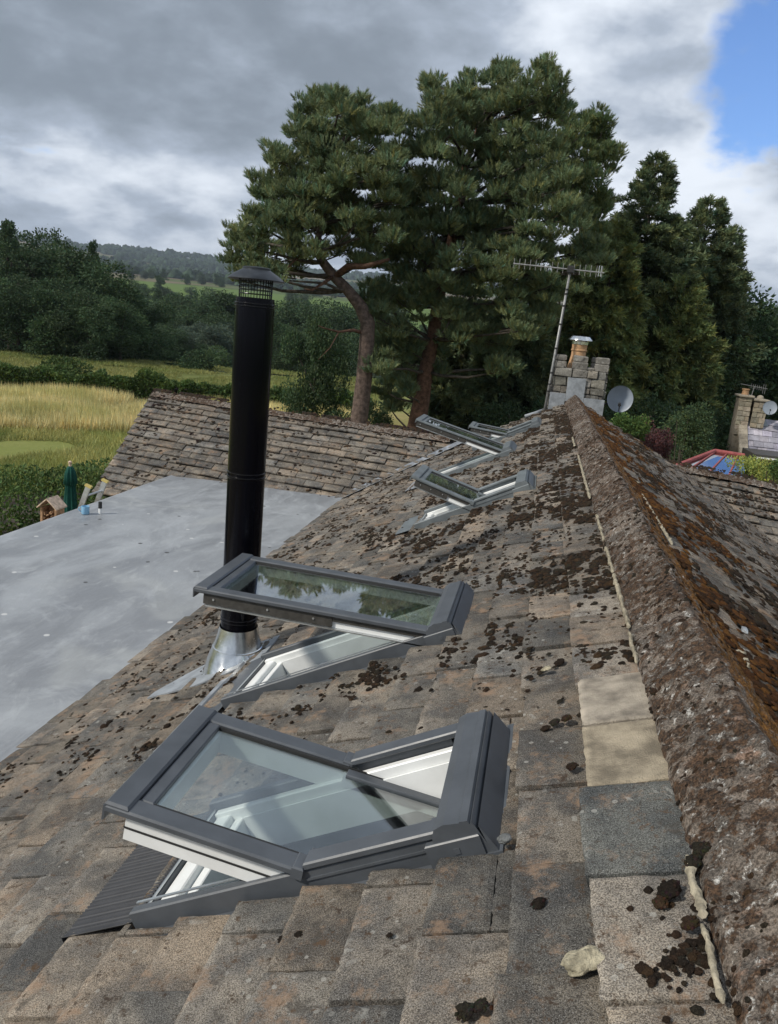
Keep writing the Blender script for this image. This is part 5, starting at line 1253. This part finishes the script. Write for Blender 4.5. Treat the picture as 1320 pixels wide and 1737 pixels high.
mb.box((x0+.05, ye+.25, GZ), (x1, 31, ze+.1)); mb.add([(x0+.05, ye+.1, ze), (x0+.05, 30.8, ze), (x0+.05, yr, zr-.05)], [(0, 1, 2)])
block_wall(mb, ye+.25, 30.6, x0+.05, GZ, ze, rs, rowh=.2, axis='y')
for k in range(14):    # stone verge running up the gable
    p = PN(-.02, ls*(1-k/14), .02); q = PN(-.02, ls*(1-(k+1)/14)+.01, .02); g_ = rs.uniform(.75, 1.25)
    mb.hexa([(p[0]-.16, p[1], p[2]-.12), (p[0]+.12, p[1], p[2]-.12), (q[0]+.12, q[1], q[2]-.12), (q[0]-.16, q[1], q[2]-.12), (p[0]-.16, p[1], p[2]+.08), (p[0]+.12, p[1], p[2]+.08), (q[0]+.12, q[1], q[2]+.08), (q[0]-.16, q[1], q[2]+.08)], (g_, g_, g_))
mb.build('wall', M['stonewarm'], nh)
mb = MB(); block_wall(mb, 6.05, 6.45, 28.30, -1.6, -.33, rs, rowh=.16); block_wall(mb, 6.52, 6.95, 28.25, -1.3, -.42, rs, rowh=.16)
mb.box((6.07, 28.32, -2.6), (6.43, 28.9, -.33), tint=(.8, .8, .8)); mb.box((6.54, 28.27, -1.6), (6.93, 28.9, -.42), tint=(.8, .8, .8)); mb.box((6.0, 28.2, -.33), (6.49, 28.95, -.25), tint=(1, 1, 1), ch=.02); mb.box((6.49, 28.19, -.42), (7.0, 28.93, -.34), tint=(.9, .9, .9), ch=.02)
ch_ = mb.build('chimney', M['stonewarm'], nh)
mb = MB(); mb.lathe([(.12, 0), (.10, .14), (.13, .17), (.12, .2), (.09, .2), (.09, 0)], (6.25, 28.55, -.25), 18); mb.build('chimney_pot', M['terracotta'], ch_, autosmooth=40)
mb = MB(); mb.lathe([(.12, 0), (.10, .08), (.04, .12), (.0001, .12)], (6.75, 28.55, -.34), 18); mb.build('chimney_pot', M['stonewarm'], ch_, autosmooth=40)
mb = MB(); V = [PN(.15, .05, .05), PN(.72, .05, .05), PN(.78, .32, .05), PN(.10, .32, .05)]; mb.hexa([PN(.15, .05, .03), PN(.72, .05, .03), PN(.78, .32, .03), PN(.10, .32, .03)]+V); mb.build('chimney_flashing', M['leadpale'], ch_)
# dormer with dark glazing
mb = MB(); dx = at(1278, 770, 26.0); mb.box((dx[0], 25.9, -3.6), (dx[0]+3.2, 27.4, -1.92), ch=.01); mb.build('dormer', M['charcoal'], nh)
for k in range(3):
    X = dx[0]+.1+k*1.02; mb = MB(); mb.box((X, 25.86, -2.9), (X+.9, 25.89, -2.05)); wn = mb.build('window', M['glassblue'], nh)
    mb = MB(); mb.box((X-.03, 25.82, -2.98), (X, 25.88, -2.0)); mb.box((X+.9, 25.82, -2.98), (X+.93, 25.88, -2.0)); mb.box((X, 25.82, -2.05), (X+.9, 25.88, -2.0)); mb.box((X, 25.82, -2.98), (X+.9, 25.88, -2.92)); mb.build('window_frame', M['white'], wn)
an = thing('tv_aerial', (6.4, 28.5, -.3), 'small thin TV aerial on the neighbour chimney', 'aerial')
c_ = Vector(at(1280, 655, 28.4)); mb = MB(); mb.tube([(c_.x-.05, 28.4, -.4), tuple(c_)], .012, 6); mb.build('mast', M['pole'], an)
mb = MB(); mb.tube([tuple(c_+Vector((-.45, 0, .03))), tuple(c_+Vector((.42, 0, -.05)))], .009, 6); mb.build('boom', M['pole'], an)
for k in range(8): mb = MB(); p = c_+Vector((-.1+.065*k, 0, -.01*k)); h = .08 if k < 6 else .16; mb.tube([tuple(p-Vector((0, 0, h))), tuple(p+Vector((0, 0, h)))], .006, 5); mb.build('prong', M['pole'], an)
sat_dish(at(1306, 692, 28.0), .22, (-.15, -1, .25), 'pale satellite dish on the neighbour chimney', (6.93, 28.4, -.75))
gr = thing('glazed_roof', (3.8, 17.2, GZ), 'red-framed glazed garden-room roof in front of the neighbour house', 'garden room')
A = at(1212, 767, 18.0); B = at(1262, 775, 18.0); C0 = at(1118, 803, 16.0); D0 = at(1262, 832, 15.9); E0 = at(1300, 790, 18.0)
A, B, C0, D0 = map(np.array, (A, B, C0, D0)); C0[2] = min(C0[2], -1.45); D0[2] = C0[2]
mb = MB(); nn = np.cross(B-A, C0-A); nn /= np.linalg.norm(nn); nn = nn if nn[2] > 0 else -nn
mb.hexa([tuple(q-nn*.006) for q in (C0, D0, B, A)]+[tuple(q+nn*.006) for q in (C0, D0, B, A)]); mb.build('glass', M['glassblue'], gr)
for p, q in ((A, C0), (A, B), (C0, D0)):
    mb = MB(); mb.tube([tuple(p+nn*.03), tuple(q+nn*.03)], .045, 8); mb.build('ridge_bar', M['redframe'], gr)
mb = MB(); mb.tube([tuple(A+np.array([-.05, .05, -.1])), tuple(C0+np.array([-.1, .1, -.14]))], .04, 6); mb.build('hip_bar', M['redframe'], gr)
for f_ in (.03, .42, .80):
    p = A+(B-A)*f_; q = C0+(D0-C0)*(f_*.70+.22); mb = MB(); mb.tube([tuple(p+nn*.015), tuple(q+nn*.015)], .018, 6); mb.build('glazing_bar', M['redframe'], gr)
mb = MB(); mb.box((C0[0]+.1, 15.95, GZ), (D0[0], 18.0, C0[2]-.12)); mb.build('wall', M['stonewarm'], gr)
# ------------------------------------------------------------------ haze
HZ = 1.05e-4
mb = MB(); mb.box((-7600, -7600, -60), (7600, 7600, 420)); hz_ = mb.build('haze', None); hz_['kind'] = 'stuff'
hm = bpy.data.materials.new('haze'); hm.use_nodes = True; t = NT(hm.node_tree); nd = hm.node_tree.nodes
for q in list(nd):
    if q.type != 'OUTPUT_MATERIAL': nd.remove(q)
pv = t.n('ShaderNodeVolumePrincipled'); pv.inputs['Color'].default_value = (.74, .85, 1.0, 1); pv.inputs['Density'].default_value = HZ; pv.inputs['Anisotropy'].default_value = .2
t.l(pv.outputs[0], [q for q in nd if q.type == 'OUTPUT_MATERIAL'][0].inputs['Volume']); hz_.data.materials.append(hm)
